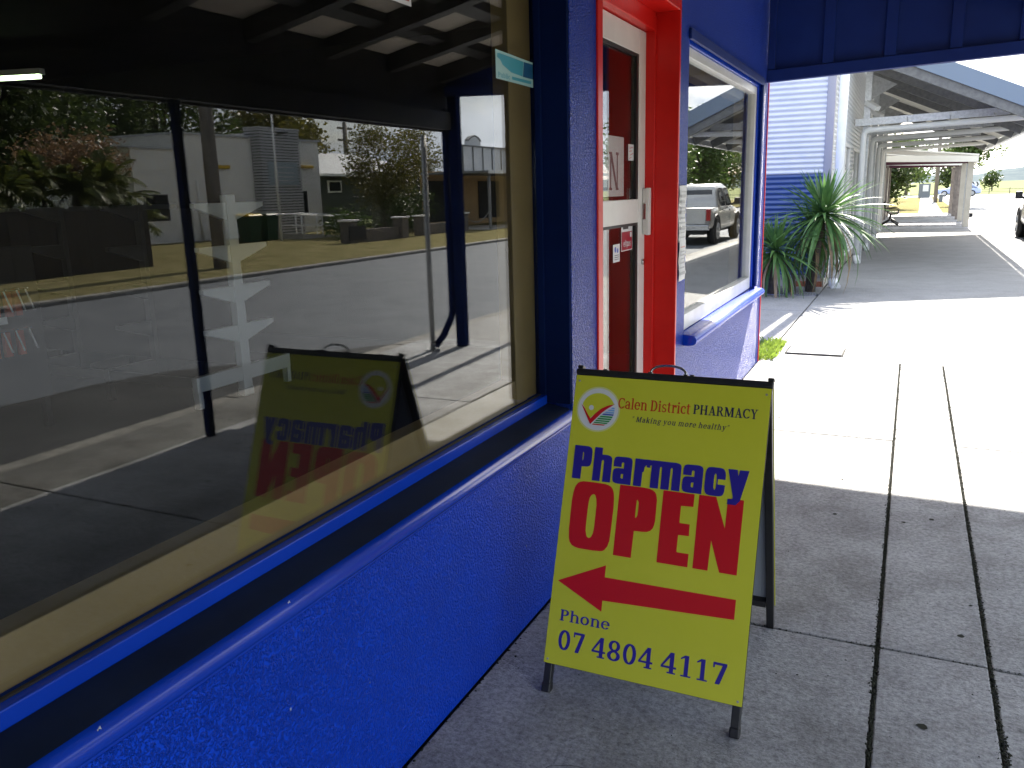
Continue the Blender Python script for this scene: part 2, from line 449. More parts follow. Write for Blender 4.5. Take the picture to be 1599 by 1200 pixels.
M['post_rust'] = pmat('rust_brown_post', (0.20, 0.11, 0.07), (0.28, 0.17, 0.11), scale=6, rough=0.8)
M['post_grey'] = pmat('weathered_grey_post', (0.20, 0.17, 0.15), (0.30, 0.26, 0.23), scale=6, rough=0.8)
M['chev_black'] = pmat('black_chevron', (0.02, 0.02, 0.02), rough=0.5)
M['bin_grey'] = pmat('grey_bin', (0.16, 0.18, 0.20), rough=0.6)
M['tube_light'] = emit_mat('lit_fluorescent_tube', (0.80, 1.0, 0.62), 1.1)
M['tube_amber'] = emit_mat('lit_amber_strip', (1.0, 0.62, 0.05), 0.6)
M['orange'] = pmat('orange_packets', (0.45, 0.08, 0.03), rough=0.6)

def concrete_mat(name, dark, light, brush=True, stain=0.5, bump=0.35):
    """footpath concrete: blotchy grey with brushed streaks, pale scuffs and dirty stains"""
    m = bpy.data.materials.new(name); m.use_nodes = True
    nt = m.node_tree; L = nt.links.new
    b = nt.nodes['Principled BSDF']
    b.inputs['Roughness'].default_value = 0.82
    geo = nt.nodes.new('ShaderNodeNewGeometry')
    def noise(scale, stretch=(1, 1, 1), detail=6, rough=0.6):
        mp = nt.nodes.new('ShaderNodeMapping'); mp.inputs['Scale'].default_value = stretch
        n = nt.nodes.new('ShaderNodeTexNoise'); n.inputs['Scale'].default_value = scale
        n.inputs['Detail'].default_value = detail; n.inputs['Roughness'].default_value = rough
        L(geo.outputs['Position'], mp.inputs['Vector']); L(mp.outputs['Vector'], n.inputs['Vector'])
        return n.outputs['Fac']
    def ramp(fac, p0, c0, p1, c1):
        r = nt.nodes.new('ShaderNodeValToRGB')
        r.color_ramp.elements[0].position = p0; r.color_ramp.elements[0].color = (*c0, 1)
        r.color_ramp.elements[1].position = p1; r.color_ramp.elements[1].color = (*c1, 1)
        L(fac, r.inputs['Fac']); return r.outputs['Color']
    def mix(kind, fac, a, c):
        x = nt.nodes.new('ShaderNodeMixRGB'); x.blend_type = kind
        if isinstance(fac, float): x.inputs['Fac'].default_value = fac
        else: L(fac, x.inputs['Fac'])
        L(a, x.inputs['Color1'])
        if isinstance(c, tuple): x.inputs['Color2'].default_value = (*c, 1)
        else: L(c, x.inputs['Color2'])
        return x.outputs['Color']
    base = ramp(noise(1.1, detail=8), 0.3, dark, 0.7, light)
    base = mix('MULTIPLY', 0.75, base, ramp(noise(55, detail=6, rough=0.8), 0.34, (0.36, 0.36, 0.36), 0.60, (1.3, 1.3, 1.3)))
    base = mix('MULTIPLY', stain, base, ramp(noise(2.6, detail=9, rough=0.7), 0.36, (0.42, 0.40, 0.38), 0.56, (1, 1, 1)))
    scuffs = ramp(noise(26, stretch=(0.8, 1.7, 1), detail=6, rough=0.8), 0.62, (0, 0, 0), 0.70, (1, 1, 1))
    patch = ramp(noise(1.6, detail=4), 0.42, (0, 0, 0), 0.62, (0.8, 0.8, 0.8))
    k = nt.nodes.new('ShaderNodeMixRGB'); k.blend_type = 'MULTIPLY'; k.inputs['Fac'].default_value = 1.0
    L(scuffs, k.inputs['Color1']); L(patch, k.inputs['Color2'])
    base = mix('MIX', k.outputs['Color'], base, (0.55, 0.54, 0.52))
    pits = ramp(noise(150, detail=2), 0.27, (0.25, 0.25, 0.25), 0.34, (1, 1, 1))
    base = mix('MULTIPLY', 0.8, base, pits)
    L(base, b.inputs['Base Color'])
    bp = nt.nodes.new('ShaderNodeBump'); bp.inputs['Strength'].default_value = bump; bp.inputs['Distance'].default_value = 0.006
    ad = nt.nodes.new('ShaderNodeMath'); ad.operation = 'ADD'
    L(noise(120, detail=4), ad.inputs[0])
    L(noise(60, stretch=(0.7, 1.6, 1), detail=6, rough=0.7) if brush else noise(20), ad.inputs[1])
    L(ad.outputs[0], bp.inputs['Height']); L(bp.outputs['Normal'], b.inputs['Normal'])
    return m
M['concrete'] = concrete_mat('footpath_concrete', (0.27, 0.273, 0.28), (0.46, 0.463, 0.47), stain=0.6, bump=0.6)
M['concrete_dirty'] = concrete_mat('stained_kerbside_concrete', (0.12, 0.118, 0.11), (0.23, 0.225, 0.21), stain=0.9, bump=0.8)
M['concrete_smooth'] = concrete_mat('pale_footpath_concrete', (0.225, 0.222, 0.215), (0.275, 0.27, 0.262), brush=False, stain=0.25, bump=0.2)
GLY={
'C':(0.82,'102,0 119,-1 140,2 152,5 173,16 192,37 196,47 196,52 192,58 188,60 185,59 176,50 163,50 153,47 138,31 129,25 117,21 112,21 104,24 86,37 69,60 68,64 62,75 62,79 59,83 60,87 57,91 58,95 56,98 56,104 54,108 56,112 54,116 55,122 53,125 55,129 54,133 56,139 54,143 57,147 56,150 60,164 60,168 62,172 62,175 65,179 66,183 73,197 87,214 102,225 115,229 125,227 134,222 154,203 171,199 172,197 172,166 187,165 188,168 188,202 193,210 192,214 188,218 187,245 173,245 172,235 171,233 150,245 129,250 106,250 88,247 77,243 61,235 43,220 28,198 28,195 24,191 24,187 21,183 21,179 18,175 18,170 15,166 16,162 13,156 14,152 12,148 12,143 11,139 12,135 10,129 12,125 10,120 12,116 11,112 13,106 12,102 13,98 13,93 16,89 15,84 18,79 18,75 21,72 21,68 23,64 24,60 38,37 55,20 77,7 88,3'),
'a':(0.7,'72,0 87,0 100,2 106,1 112,3 113,0 175,0 175,16 173,18 124,18 125,22 129,25 150,25 150,137 146,139 143,148 137,160 125,172 108,181 88,185 77,185 65,184 45,175 37,169 29,160 24,152 23,147 20,143 20,127 21,125 50,125 50,139 58,144 65,154 71,160 77,163 83,164 90,162 98,156 104,148 108,141 107,112 73,109 65,104 54,101 42,96 33,91 25,83 18,73 14,64 13,54 14,41 18,31 25,22 34,14 44,8 60,2 / 73,22 62,30 57,35 54,43 52,52 53,60 56,68 65,79 77,85 83,85 96,80 107,79 107,77 107,29 104,26 94,24 83,20'),
'l':(0.42,'11,0 92,0 94,2 94,16 92,17 75,18 74,20 73,260 10,260 9,258 9,243 29,243 31,241 31,20 31,18 12,17'),
'e':(0.68,'74,0 98,0 110,2 123,7 131,12 143,22 152,33 153,37 150,43 144,46 135,47 123,47 114,43 107,33 96,24 87,21 75,27 63,39 52,62 48,83 49,87 48,91 50,93 50,112 54,125 63,143 71,152 78,158 87,162 93,160 102,154 114,141 117,135 122,123 125,108 52,108 50,106 50,91 125,90 134,83 148,81 162,83 167,87 169,91 167,108 162,129 155,145 147,156 137,166 123,175 108,181 96,183 83,183 63,180 48,173 35,164 25,152 14,133 14,129 12,125 12,122 9,118 10,114 8,110 9,106 7,102 8,98 6,95 7,91 6,87 10,64 15,48 22,35 31,23 42,13 58,5'),
'n':(0.84,'14,0 96,0 96,16 94,18 77,18 76,20 76,145 77,147 87,150 100,161 110,164 119,162 130,152 137,141 140,129 140,20 138,18 123,17 123,0 202,0 202,17 183,18 182,123 180,125 178,139 174,150 168,160 160,168 152,174 142,179 121,185 98,185 77,179 75,185 12,185 12,168 33,167 34,166 34,20 33,18 15,17 14,16'),
'D':(0.88,'13,0 96,0 115,2 129,5 147,12 161,22 173,33 187,52 196,73 202,97 205,122 203,152 196,177 184,202 169,221 152,235 131,245 106,249 15,250 13,248 13,233 31,233 32,229 32,20 31,18 13,17 13,16 / 79,22 77,23 78,227 79,228 102,228 114,223 127,214 140,198 147,185 152,175 159,148 161,131 160,108 155,85 150,70 139,50 128,37 117,29 106,23'),
'i':(0.42,'11,0 93,0 94,16 92,17 75,18 74,20 73,185 10,185 9,183 9,168 29,168 31,166 31,20 31,18 12,17 / 40,208 52,206 62,209 69,215 75,223 76,233 74,243 69,250 60,257 50,259 40,257 31,250 26,243 24,231 26,222 32,214'),
's':(0.6,'68,-2 83,-2 96,1 110,6 122,14 130,22 136,33 140,47 140,56 137,66 132,75 125,83 115,91 106,96 92,100 75,111 67,112 58,110 56,111 52,118 49,127 49,135 51,145 56,154 62,160 71,164 79,164 96,155 104,154 112,156 112,154 112,131 113,130 127,130 127,180 113,180 112,174 99,181 87,185 73,186 57,183 43,177 33,170 25,160 19,148 16,135 18,120 23,107 31,97 40,89 50,84 62,81 73,79 85,73 94,73 99,68 103,60 105,47 100,33 89,23 77,19 65,21 50,28 37,28 35,29 35,57 21,57 20,56 20,6 21,5 33,5 37,8 50,2'),
't':(0.5,'72,0 85,-1 98,2 107,6 110,12 108,17 102,21 94,22 85,22 83,23 77,35 77,166 79,167 117,168 117,185 79,185 77,187 77,230 37,230 35,227 35,185 8,185 8,168 35,167 35,37 40,33 44,22 51,12 61,4'),
'r':(0.6,'14,0 96,0 96,16 94,18 77,18 76,20 77,129 85,130 90,134 100,152 104,137 112,127 117,124 123,123 131,123 137,126 144,134 148,145 148,158 151,166 150,170 144,175 137,180 127,184 110,185 100,183 92,180 83,173 77,167 76,183 75,185 12,185 12,168 33,167 34,166 34,20 33,18 15,17 14,16'),
'c':(0.62,'71,2 90,1 113,5 132,14 141,22 147,29 146,34 140,38 133,40 123,41 110,37 99,27 93,23 88,22 83,23 71,31 65,39 58,50 52,66 48,89 48,100 51,118 57,133 62,143 68,150 76,158 83,162 88,163 96,160 102,155 105,152 104,141 107,131 112,125 119,120 127,119 133,121 139,125 144,133 146,141 146,148 141,164 125,175 104,183 88,184 71,183 56,178 40,169 30,160 20,147 12,129 8,112 6,93 8,73 13,54 20,39 28,27 40,16 58,6'),
'P':(0.76,'13,0 97,0 98,16 96,17 79,18 77,20 78,114 106,114 121,117 135,120 147,125 160,134 170,145 177,156 181,168 182,177 182,191 176,210 165,226 157,233 148,239 131,246 112,249 15,250 13,248 13,233 31,233 32,229 32,20 31,18 13,17 13,16 / 79,135 77,137 78,227 79,228 96,229 109,227 117,223 125,216 131,208 135,198 137,191 137,179 134,164 125,149 113,140 106,137'),
'H':(0.96,'13,0 97,0 98,16 96,17 79,18 77,20 77,112 79,115 160,115 162,114 162,20 162,18 144,18 143,16 143,0 227,0 227,17 208,18 208,231 210,233 227,233 227,250 144,250 143,248 143,233 162,232 162,231 162,137 79,136 77,139 77,231 79,233 97,233 98,248 94,250 13,250 13,248 13,233 31,233 32,231 32,20 31,18 13,17 13,16'),
'A':(0.9,'11,0 85,0 85,17 65,18 64,20 79,73 83,75 133,75 136,73 150,18 133,17 133,0 225,0 225,16 223,18 200,18 130,248 129,250 92,250 90,248 97,222 97,218 41,20 40,18 12,17 10,16 / 87,95 88,104 107,173 110,175 130,97 127,95'),
'R':(0.88,'13,0 97,0 98,16 96,17 79,18 77,20 77,118 79,120 96,120 163,0 225,0 225,16 223,18 200,18 137,125 156,137 168,148 175,162 180,177 179,197 173,214 161,229 146,240 131,246 112,249 15,250 13,248 13,233 31,233 32,229 32,20 31,18 13,17 13,16 / 79,140 77,143 78,227 79,228 96,229 109,227 116,223 123,218 132,202 135,185 133,170 124,154 113,145 106,142'),
'M':(1.14,'14,0 81,0 81,17 61,18 62,160 125,6 127,5 150,6 208,176 209,172 209,20 208,18 190,17 189,16 189,0 276,0 276,16 275,17 258,18 256,20 256,231 258,233 276,233 276,248 275,250 190,250 189,248 189,233 202,233 203,231 150,77 148,75 81,250 15,250 14,248 14,233 31,233 33,231 34,227 34,20 33,18 15,17 14,16'),
'Y':(0.84,'65,0 150,0 150,16 148,18 131,18 130,20 130,118 128,122 177,229 179,232 181,233 210,233 210,249 138,250 138,248 138,233 152,233 154,231 115,148 113,149 80,231 90,233 90,248 88,250 8,250 5,248 6,233 27,233 29,231 85,120 85,18 65,17'),
'h':(0.84,'14,0 96,0 96,16 94,18 77,18 76,20 76,145 77,147 87,150 100,161 110,164 119,162 130,152 137,141 140,129 140,20 138,18 123,17 123,0 202,0 202,17 183,18 182,123 180,125 178,139 174,150 167,161 158,170 146,177 135,182 121,185 106,186 92,184 77,179 76,258 75,260 12,260 12,243 33,242 34,241 34,20 33,18 15,17 14,16'),
'o':(0.74,'79,0 100,0 113,2 127,6 142,15 155,27 165,41 165,45 168,48 169,52 171,56 172,62 174,66 173,70 176,73 175,79 177,83 176,89 177,93 176,97 177,102 175,106 176,110 174,116 174,120 172,123 172,127 169,133 168,137 159,152 148,165 134,175 117,182 104,185 87,185 67,182 55,177 40,168 29,156 19,141 12,123 13,120 10,116 10,110 8,106 9,102 8,97 9,93 8,89 10,83 8,79 10,73 10,70 12,66 12,62 15,56 15,52 18,48 18,45 22,41 23,37 33,23 47,12 63,4 / 90,21 77,29 63,47 60,52 59,56 56,60 57,64 54,68 55,72 52,75 53,79 52,85 53,89 51,93 53,97 51,100 53,104 54,118 63,139 71,150 77,156 85,161 92,164 98,162 106,158 120,143 130,122 129,118 132,114 131,110 133,104 132,100 134,97 133,93 134,89 132,85 133,79 131,75 132,72 129,68 130,64 127,60 127,56 120,43 106,27 96,22'),
'k':(0.82,'14,0 96,0 96,16 94,18 77,18 76,20 76,72 92,89 94,89 135,18 136,0 210,0 210,17 185,18 124,123 162,167 189,168 190,183 188,185 119,185 118,183 118,168 131,167 132,166 76,104 76,258 75,260 12,260 12,243 33,242 34,241 34,20 33,18 15,17 14,16'),
'g':(0.72,'66,-63 94,-65 110,-63 125,-59 138,-54 149,-48 158,-39 163,-30 165,-19 161,-5 153,4 138,14 136,22 133,25 127,27 79,37 56,50 56,52 60,64 83,60 102,62 123,70 138,82 149,98 153,116 152,135 147,148 150,150 175,150 175,172 173,173 127,173 115,179 102,183 90,185 73,184 58,180 44,173 29,160 22,148 17,131 16,120 18,108 25,91 37,75 28,48 28,43 33,35 56,22 35,13 19,1 13,-7 11,-13 11,-27 17,-38 29,-49 48,-59 / 73,-44 63,-42 52,-37 46,-32 41,-25 40,-19 42,-13 48,-6 55,-2 73,4 88,5 100,4 110,2 121,-2 128,-7 133,-13 135,-19 133,-27 129,-32 121,-38 110,-42 100,-44 88,-45 / 81,81 71,86 65,91 60,98 55,112 53,127 58,143 65,154 75,162 81,164 87,165 92,163 100,159 109,148 115,135 117,120 115,110 111,100 106,93 100,86 92,82 87,80'),
'y':(0.76,'37,-59 52,-60 88,-50 94,-46 116,18 164,166 165,167 189,168 190,183 188,185 127,185 125,183 125,168 138,168 141,166 108,64 70,166 71,167 79,168 80,183 79,185 2,185 0,183 0,168 21,168 23,166 89,8 77,-28 75,-32 63,-36 55,-25 50,-21 44,-20 35,-22 27,-27 23,-36 23,-46 29,-55'),
'u':(0.84,'136,0 200,0 200,16 198,18 179,18 178,20 177,185 113,185 112,183 113,168 133,168 135,166 135,29 135,28 117,29 100,23 92,25 84,31 78,39 74,48 75,183 73,185 12,185 10,183 11,168 31,168 32,166 32,50 42,29 56,15 75,6 90,2 106,2 119,4 135,9'),
'm':(1.22,'14,0 96,0 96,16 94,18 77,18 76,20 76,145 77,147 86,150 98,162 106,164 114,160 123,150 128,139 130,127 130,20 129,18 115,17 115,0 187,0 188,16 187,17 173,18 172,20 172,123 170,125 167,145 167,147 181,150 191,160 200,164 209,160 217,152 222,141 225,129 225,18 212,17 210,16 211,0 287,0 288,2 287,17 269,18 268,20 268,123 265,125 262,143 255,158 245,170 235,177 221,183 208,185 192,185 179,183 166,177 152,168 135,179 115,185 94,185 77,180 75,185 12,185 12,168 33,167 34,166 34,20 33,18 15,17 14,16'),
'"':(0.46,'27,172 31,170 40,170 43,172 50,248 48,250 23,250 20,248 / 75,172 77,170 88,170 90,172 97,248 96,250 69,250 68,248'),
'0':(0.76,'88,0 106,1 121,5 136,14 149,27 155,37 155,41 159,45 159,50 163,54 163,60 167,66 166,72 170,77 168,83 172,89 170,95 174,100 171,106 175,112 172,120 175,125 171,131 175,137 172,143 174,150 170,156 172,162 168,168 170,173 166,179 167,185 163,189 163,195 159,200 159,204 156,209 154,214 151,218 149,222 137,235 127,242 110,248 94,250 77,248 64,243 51,233 38,218 37,214 33,208 33,204 29,200 29,195 25,191 25,185 22,179 23,173 19,168 21,162 17,156 19,150 16,143 18,137 15,131 18,125 15,120 18,112 16,106 20,100 17,95 21,89 19,83 23,77 22,72 26,66 25,60 28,56 29,50 32,45 33,41 37,37 38,33 44,24 57,12 66,6 75,3 / 94,24 87,31 77,43 77,47 73,50 73,54 69,60 69,64 66,70 66,75 62,79 64,85 60,91 62,97 59,102 61,108 58,114 60,120 57,125 60,131 57,137 61,143 58,148 62,154 60,160 64,166 63,172 66,177 65,181 69,185 69,191 72,195 74,200 77,204 78,208 87,220 94,226 97,225 105,218 114,204 115,200 119,195 119,191 122,187 122,181 126,175 125,170 129,166 127,160 131,154 129,148 133,143 130,137 133,131 130,125 133,120 130,114 132,108 129,102 131,97 127,91 129,85 125,79 126,73 123,70 123,64 119,60 119,54 115,50 115,47 111,43 110,39 100,27'),
'7':(0.76,'55,0 104,0 106,2 168,218 170,222 169,250 27,250 25,248 25,187 27,185 42,185 43,220 123,220'),
'4':(0.78,'86,0 179,0 180,16 179,17 156,18 155,20 156,60 185,60 185,83 185,85 156,85 155,87 155,248 154,250 112,250 110,248 109,241 17,86 15,85 15,60 110,60 110,18 87,17 85,16 / 42,85 110,187 110,85'),
'8':(0.76,'88,0 104,0 123,4 139,10 151,18 162,28 169,39 173,50 175,64 171,83 163,98 146,113 130,122 130,123 140,130 150,140 157,150 162,162 165,183 164,197 160,208 150,225 135,239 119,246 100,250 77,248 59,241 42,228 32,212 27,198 25,185 26,173 29,160 34,148 42,137 60,123 61,122 42,112 31,102 19,85 15,68 16,54 19,43 26,31 35,21 47,12 56,8 71,3 / 90,23 79,28 69,37 63,48 59,64 61,73 64,83 69,91 83,102 90,104 96,105 104,103 112,99 122,89 129,75 130,62 127,47 119,35 113,29 104,24 96,23 / 90,138 79,146 71,156 66,172 65,183 67,198 73,212 85,224 90,227 96,227 102,225 108,222 118,210 122,200 125,191 125,179 122,164 115,150 110,145 102,139 96,138'),
'1':(0.7,'40,0 150,0 150,16 148,18 119,18 118,20 118,248 115,250 73,250 30,214 31,196 71,218 73,216 73,20 71,18 40,17'),
'f':(0.46,'13,0 95,0 94,17 75,18 75,166 77,168 110,168 110,183 110,185 75,185 75,204 70,206 73,222 79,232 81,233 88,230 98,230 106,232 112,237 112,241 111,245 106,249 96,253 85,255 73,255 62,252 51,247 42,237 36,225 34,214 35,206 32,204 32,187 31,185 8,185 8,168 31,168 32,166 32,20 31,18 13,17 13,16'),
'p':(0.8,'14,-61 15,-62 94,-62 96,-61 96,-46 79,-45 76,-44 77,11 87,6 102,2 119,3 131,5 144,12 154,20 162,29 169,41 176,60 180,81 179,104 176,125 169,145 162,156 149,170 137,177 121,182 104,183 92,181 77,174 76,183 75,185 12,185 12,168 33,167 34,166 34,-44 33,-45 14,-46 / 108,24 101,29 95,37 89,47 85,56 77,62 76,122 77,123 86,129 89,139 98,152 104,158 110,161 120,154 126,147 132,137 138,120 140,106 141,93 138,66 132,48 121,31 112,24'),
'b':(0.8,'32,0 75,0 75,12 87,6 104,2 121,3 138,8 154,20 166,35 174,52 179,73 180,97 176,125 171,139 166,150 154,166 137,177 119,182 104,183 94,181 75,173 75,258 73,260 12,260 10,258 11,243 31,243 32,241 / 108,24 101,29 95,37 89,47 85,56 81,60 76,62 75,64 75,122 85,128 89,139 95,148 104,158 110,161 120,154 126,147 132,137 138,120 140,106 141,93 138,66 132,48 121,31 112,24'),
'O':(0.9,'94,2 112,1 137,3 152,8 171,20 187,35 190,41 195,45 196,50 200,54 200,60 206,66 205,72 210,77 209,83 213,89 211,95 216,100 213,106 217,112 214,120 217,125 213,131 217,137 214,143 215,150 211,156 213,162 208,168 210,173 205,179 206,185 201,191 200,197 195,200 195,204 189,210 188,214 179,223 162,237 140,246 125,249 106,249 81,244 67,239 48,226 40,218 39,214 34,210 31,204 27,200 26,195 22,191 22,185 17,179 18,173 13,168 15,162 11,156 13,150 9,145 9,141 11,137 8,131 11,125 8,120 11,112 9,106 13,100 10,95 15,89 13,83 18,77 17,72 22,66 22,60 27,54 27,50 33,45 33,41 38,36 41,31 58,17 79,6 / 106,23 91,31 78,43 77,47 72,50 70,56 66,60 65,66 61,70 61,75 57,79 58,85 53,91 55,97 51,102 53,108 50,114 53,120 49,125 53,131 49,137 54,143 51,148 55,154 54,160 57,164 57,170 61,175 61,181 65,185 66,191 71,195 71,198 85,214 92,220 104,226 113,228 125,224 137,217 144,210 151,202 152,198 157,195 157,191 162,185 161,181 166,175 165,172 169,166 169,158 173,154 171,148 175,143 172,137 176,131 173,125 176,120 172,114 174,108 171,102 173,97 169,91 170,85 166,81 165,74 162,70 161,64 157,60 156,56 151,50 150,47 137,33 125,25 113,22'),
'E':(0.74,'13,0 170,0 169,63 155,62 155,22 154,20 81,20 77,22 78,114 79,115 135,116 135,135 79,135 77,137 78,229 150,229 150,191 163,190 165,193 165,248 163,250 15,250 13,248 13,233 31,233 32,229 32,20 31,18 13,17 13,16'),
'N':(0.96,'15,0 79,0 80,2 80,16 79,17 62,18 60,20 60,181 62,185 162,6 163,0 227,0 227,17 208,18 208,231 210,233 227,233 227,250 165,250 162,248 163,233 181,233 182,231 182,50 181,47 81,239 80,248 79,250 15,249 15,233 33,233 35,231 35,20 35,18 15,17'),
'^O':(0.62,'46,4 96,4 121,6 129,8 136,14 144,27 149,47 150,75 151,162 149,198 146,218 142,229 135,238 125,243 115,245 96,246 54,246 37,245 27,242 19,237 14,229 10,220 6,200 4,168 5,72 8,39 12,23 21,12 31,7 / 77,46 72,48 69,52 64,70 63,91 63,152 64,177 66,191 71,200 77,204 81,203 85,199 89,187 92,164 92,125 92,87 90,64 85,51 81,47'),
'^P':(0.58,'11,0 71,0 72,95 100,96 115,98 126,104 133,114 136,125 138,141 137,212 135,223 132,233 127,240 119,245 108,249 92,250 12,250 10,248 / 73,140 72,141 71,145 71,202 73,205 76,200 78,195 79,173 78,150 76,145'),
'^E':(0.46,'11,0 110,0 110,45 73,45 71,47 71,48 71,104 104,105 105,106 104,145 73,145 71,147 71,204 110,206 110,249 12,250 10,248'),
'^N':(0.63,'11,0 58,0 60,102 94,0 147,0 148,248 146,250 102,250 99,248 98,148 63,250 12,250 10,248'),
'^h':(0.57,'8,0 62,0 63,148 65,156 67,159 71,160 75,159 78,156 80,148 80,0 135,0 135,158 133,179 126,191 115,197 100,200 63,200 62,248 62,250 10,250 8,248'),
'^a':(0.565,'40,0 132,0 132,170 130,179 127,187 122,193 115,196 106,199 92,200 35,199 25,197 17,194 12,189 9,183 5,166 6,123 60,123 60,148 62,156 65,159 71,159 75,157 77,152 77,115 40,115 24,112 17,109 12,104 7,93 5,77 5,39 6,27 8,18 13,10 19,5 29,2 / 67,40 63,43 61,47 61,68 62,72 65,74 77,75 77,41'),
'^r':(0.45,'8,0 62,0 62,104 69,107 71,110 74,141 77,148 81,155 87,158 88,143 110,143 110,158 112,159 119,160 123,164 125,170 125,189 124,195 121,197 108,200 63,199 10,200 8,199'),
'^m':(0.84,'8,0 62,0 63,148 65,156 69,160 75,157 77,148 78,0 132,0 133,148 135,156 140,160 145,156 147,148 148,0 202,0 202,166 200,181 194,191 183,197 165,200 10,200 8,199'),
'^c':(0.56,'43,0 85,0 106,2 118,8 123,14 127,22 131,43 132,81 131,82 87,83 85,85 86,120 131,120 132,122 132,152 128,175 121,189 115,194 110,197 100,199 85,200 48,200 33,198 25,196 19,192 14,185 10,177 7,160 5,133 5,58 8,31 12,18 19,8 29,3 / 69,42 65,47 61,60 60,112 62,145 65,154 69,158 74,150 76,139 78,100 76,58 74,48'),
'^y':(0.54,'15,-44 17,-45 67,-45 90,-15 132,198 131,200 75,199 69,162 67,160 61,198 60,200 6,200 3,198 46,8 43,-7 15,-8')}

# ================================================================== SETTING
rnd = random.Random(7)
ground = MB().add([(-4000, -3000, -0.16), (4000, -3000, -0.16), (4000, 6000, -0.16), (-4000, 6000, -0.16)], [(0, 1, 2, 3)]).build('ground', M['earth'], fix=False)
tag(ground, kind='structure')
road = MB().add([(2.28, -60, -0.12), (10.18, -60, -0.12), (10.18, 100, -0.12), (2.28, 100, -0.12)], [(0, 1, 2, 3)]).build('road', M['asphalt'], fix=False)
tag(road, kind='structure')
patch = MB()  # darker strip of road along the kerb, tapering off up the street
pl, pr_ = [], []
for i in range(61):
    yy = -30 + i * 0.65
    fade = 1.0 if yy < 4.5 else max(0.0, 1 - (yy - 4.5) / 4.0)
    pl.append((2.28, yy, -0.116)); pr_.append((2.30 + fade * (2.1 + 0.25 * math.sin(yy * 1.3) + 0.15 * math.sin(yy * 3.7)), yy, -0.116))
tag(patch.sheet([pl, pr_], smooth=False).build('dark_road_strip', M['asphalt_dark'], fix=False), kind='structure')
xroad = MB().add([(-120, 100, -0.12), (220, 100, -0.12), (220, 116, -0.12), (-120, 116, -0.12)], [(0, 1, 2, 3)]).build('road', M['asphalt'], fix=False)
tag(xroad, kind='structure')

footpath = MB().add([(-1.3, -8, -0.03), (2.14, -8, -0.03), (2.14, 46.6, -0.03), (-1.3, 46.6, -0.03)], [(0, 1, 2, 3)]).build('footpath', M['dirt'], fix=False)
tag(footpath, kind='structure')
ybr = [-8, -5, -2.3, 0.28, 2.76, 5.265, 7.67]
for y0, y1 in zip(ybr[:-1], ybr[1:]):
    for x0, x1 in ((-1.128, -0.006), (0.006, 0.321), (0.333, 1.58), (1.586, 2.125)):
        dz = rnd.uniform(-0.003, 0.0015)
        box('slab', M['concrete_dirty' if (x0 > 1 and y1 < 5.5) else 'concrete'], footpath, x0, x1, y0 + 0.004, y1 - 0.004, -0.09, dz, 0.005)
for y0, y1, m in ((7.67, 10.8, 'concrete_smooth'), (10.8, 13.3, 'concrete_smooth'), (13.3, 17.0, 'concrete_smooth'), (17, 22, 'concrete_smooth'),
                  (22, 27, 'concrete_smooth'), (27, 31.4, 'concrete_smooth'), (31.4, 36.5, 'concrete'), (36.5, 41.5, 'concrete'), (41.5, 46.5, 'concrete')):
    box('slab', M[m], footpath, -1.10, 2.125, y0 + 0.004, y1 - 0.004, -0.09, rnd.uniform(-0.003, 0.001), 0.005)
alley = MB().add([(-12, 7.42, -0.035), (-1.105, 7.42, -0.035), (-1.105, 13.4, -0.035), (-12, 13.4, -0.035)], [(0, 1, 2, 3)]).build('alley_path', M['dirt'], fix=False)
tag(alley, kind='structure')
for x0, x1, y0, y1 in ((-4.5, -1.118, 8.5, 10.7), (-4.5, -1.118, 10.72, 12.25), (-4.5, -1.118, 12.52, 13.38)):
    box('slab', M['concrete_smooth'], alley, x0, x1, y0, y1, -0.1, -0.004, 0.006)
kerb = MB().box(2.14, 2.28, -20, 100, -0.16, -0.045).build('kerb', M['kerb'])
tag(kerb, kind='structure')
ky = -12.0
while ky < 48:
    kl = 2.4
    box('kerb_stone', M['kerb'], kerb, 2.132, 2.295 + rnd.uniform(-0.006, 0.006), ky + 0.008, ky + kl - 0.008, -0.13, rnd.uniform(-0.012, -0.002), 0.018)
    ky += kl
far_kerb = MB().box(10.18, 10.36, -20, 60, -0.16, -0.03).build('far_kerb', M['kerb'], bevel=0.03)
tag(far_kerb, kind='structure')
verge = MB()
rows = []
for i in range(9):
    x = 10.36 + i * 1.2
    rows.append([(x, -20 + j * 2.0, 0.0 + 0.02 * i + rnd.uniform(-0.02, 0.02) - (0.03 if i == 0 else 0)) for j in range(60)])
verge.sheet(rows)
tag(verge.build('verge', M['verge'], fix=False), kind='structure')
far_verge = MB().add([(-1.4, 46.6, -0.01), (2.14, 46.6, -0.01), (2.14, 99, -0.03), (-1.4, 99, -0.03), (-14, 46.6, -0.01), (-14, 99, -0.03)],
                     [(0, 1, 2, 3), (4, 0, 3, 5)]).build('verge', M['verge'], fix=False)
tag(far_verge, kind='structure')
thin_path = MB().add([(0.30, 46.6, 0.0), (1.35, 46.6, 0.0), (1.55, 75, -0.01), (1.6, 99, -0.02), (0.7, 99, -0.02), (0.5, 75, -0.01)], [(0, 1, 2, 3, 4, 5)]).build('path', M['concrete_smooth'], fix=False)
tag(thin_path, kind='structure')
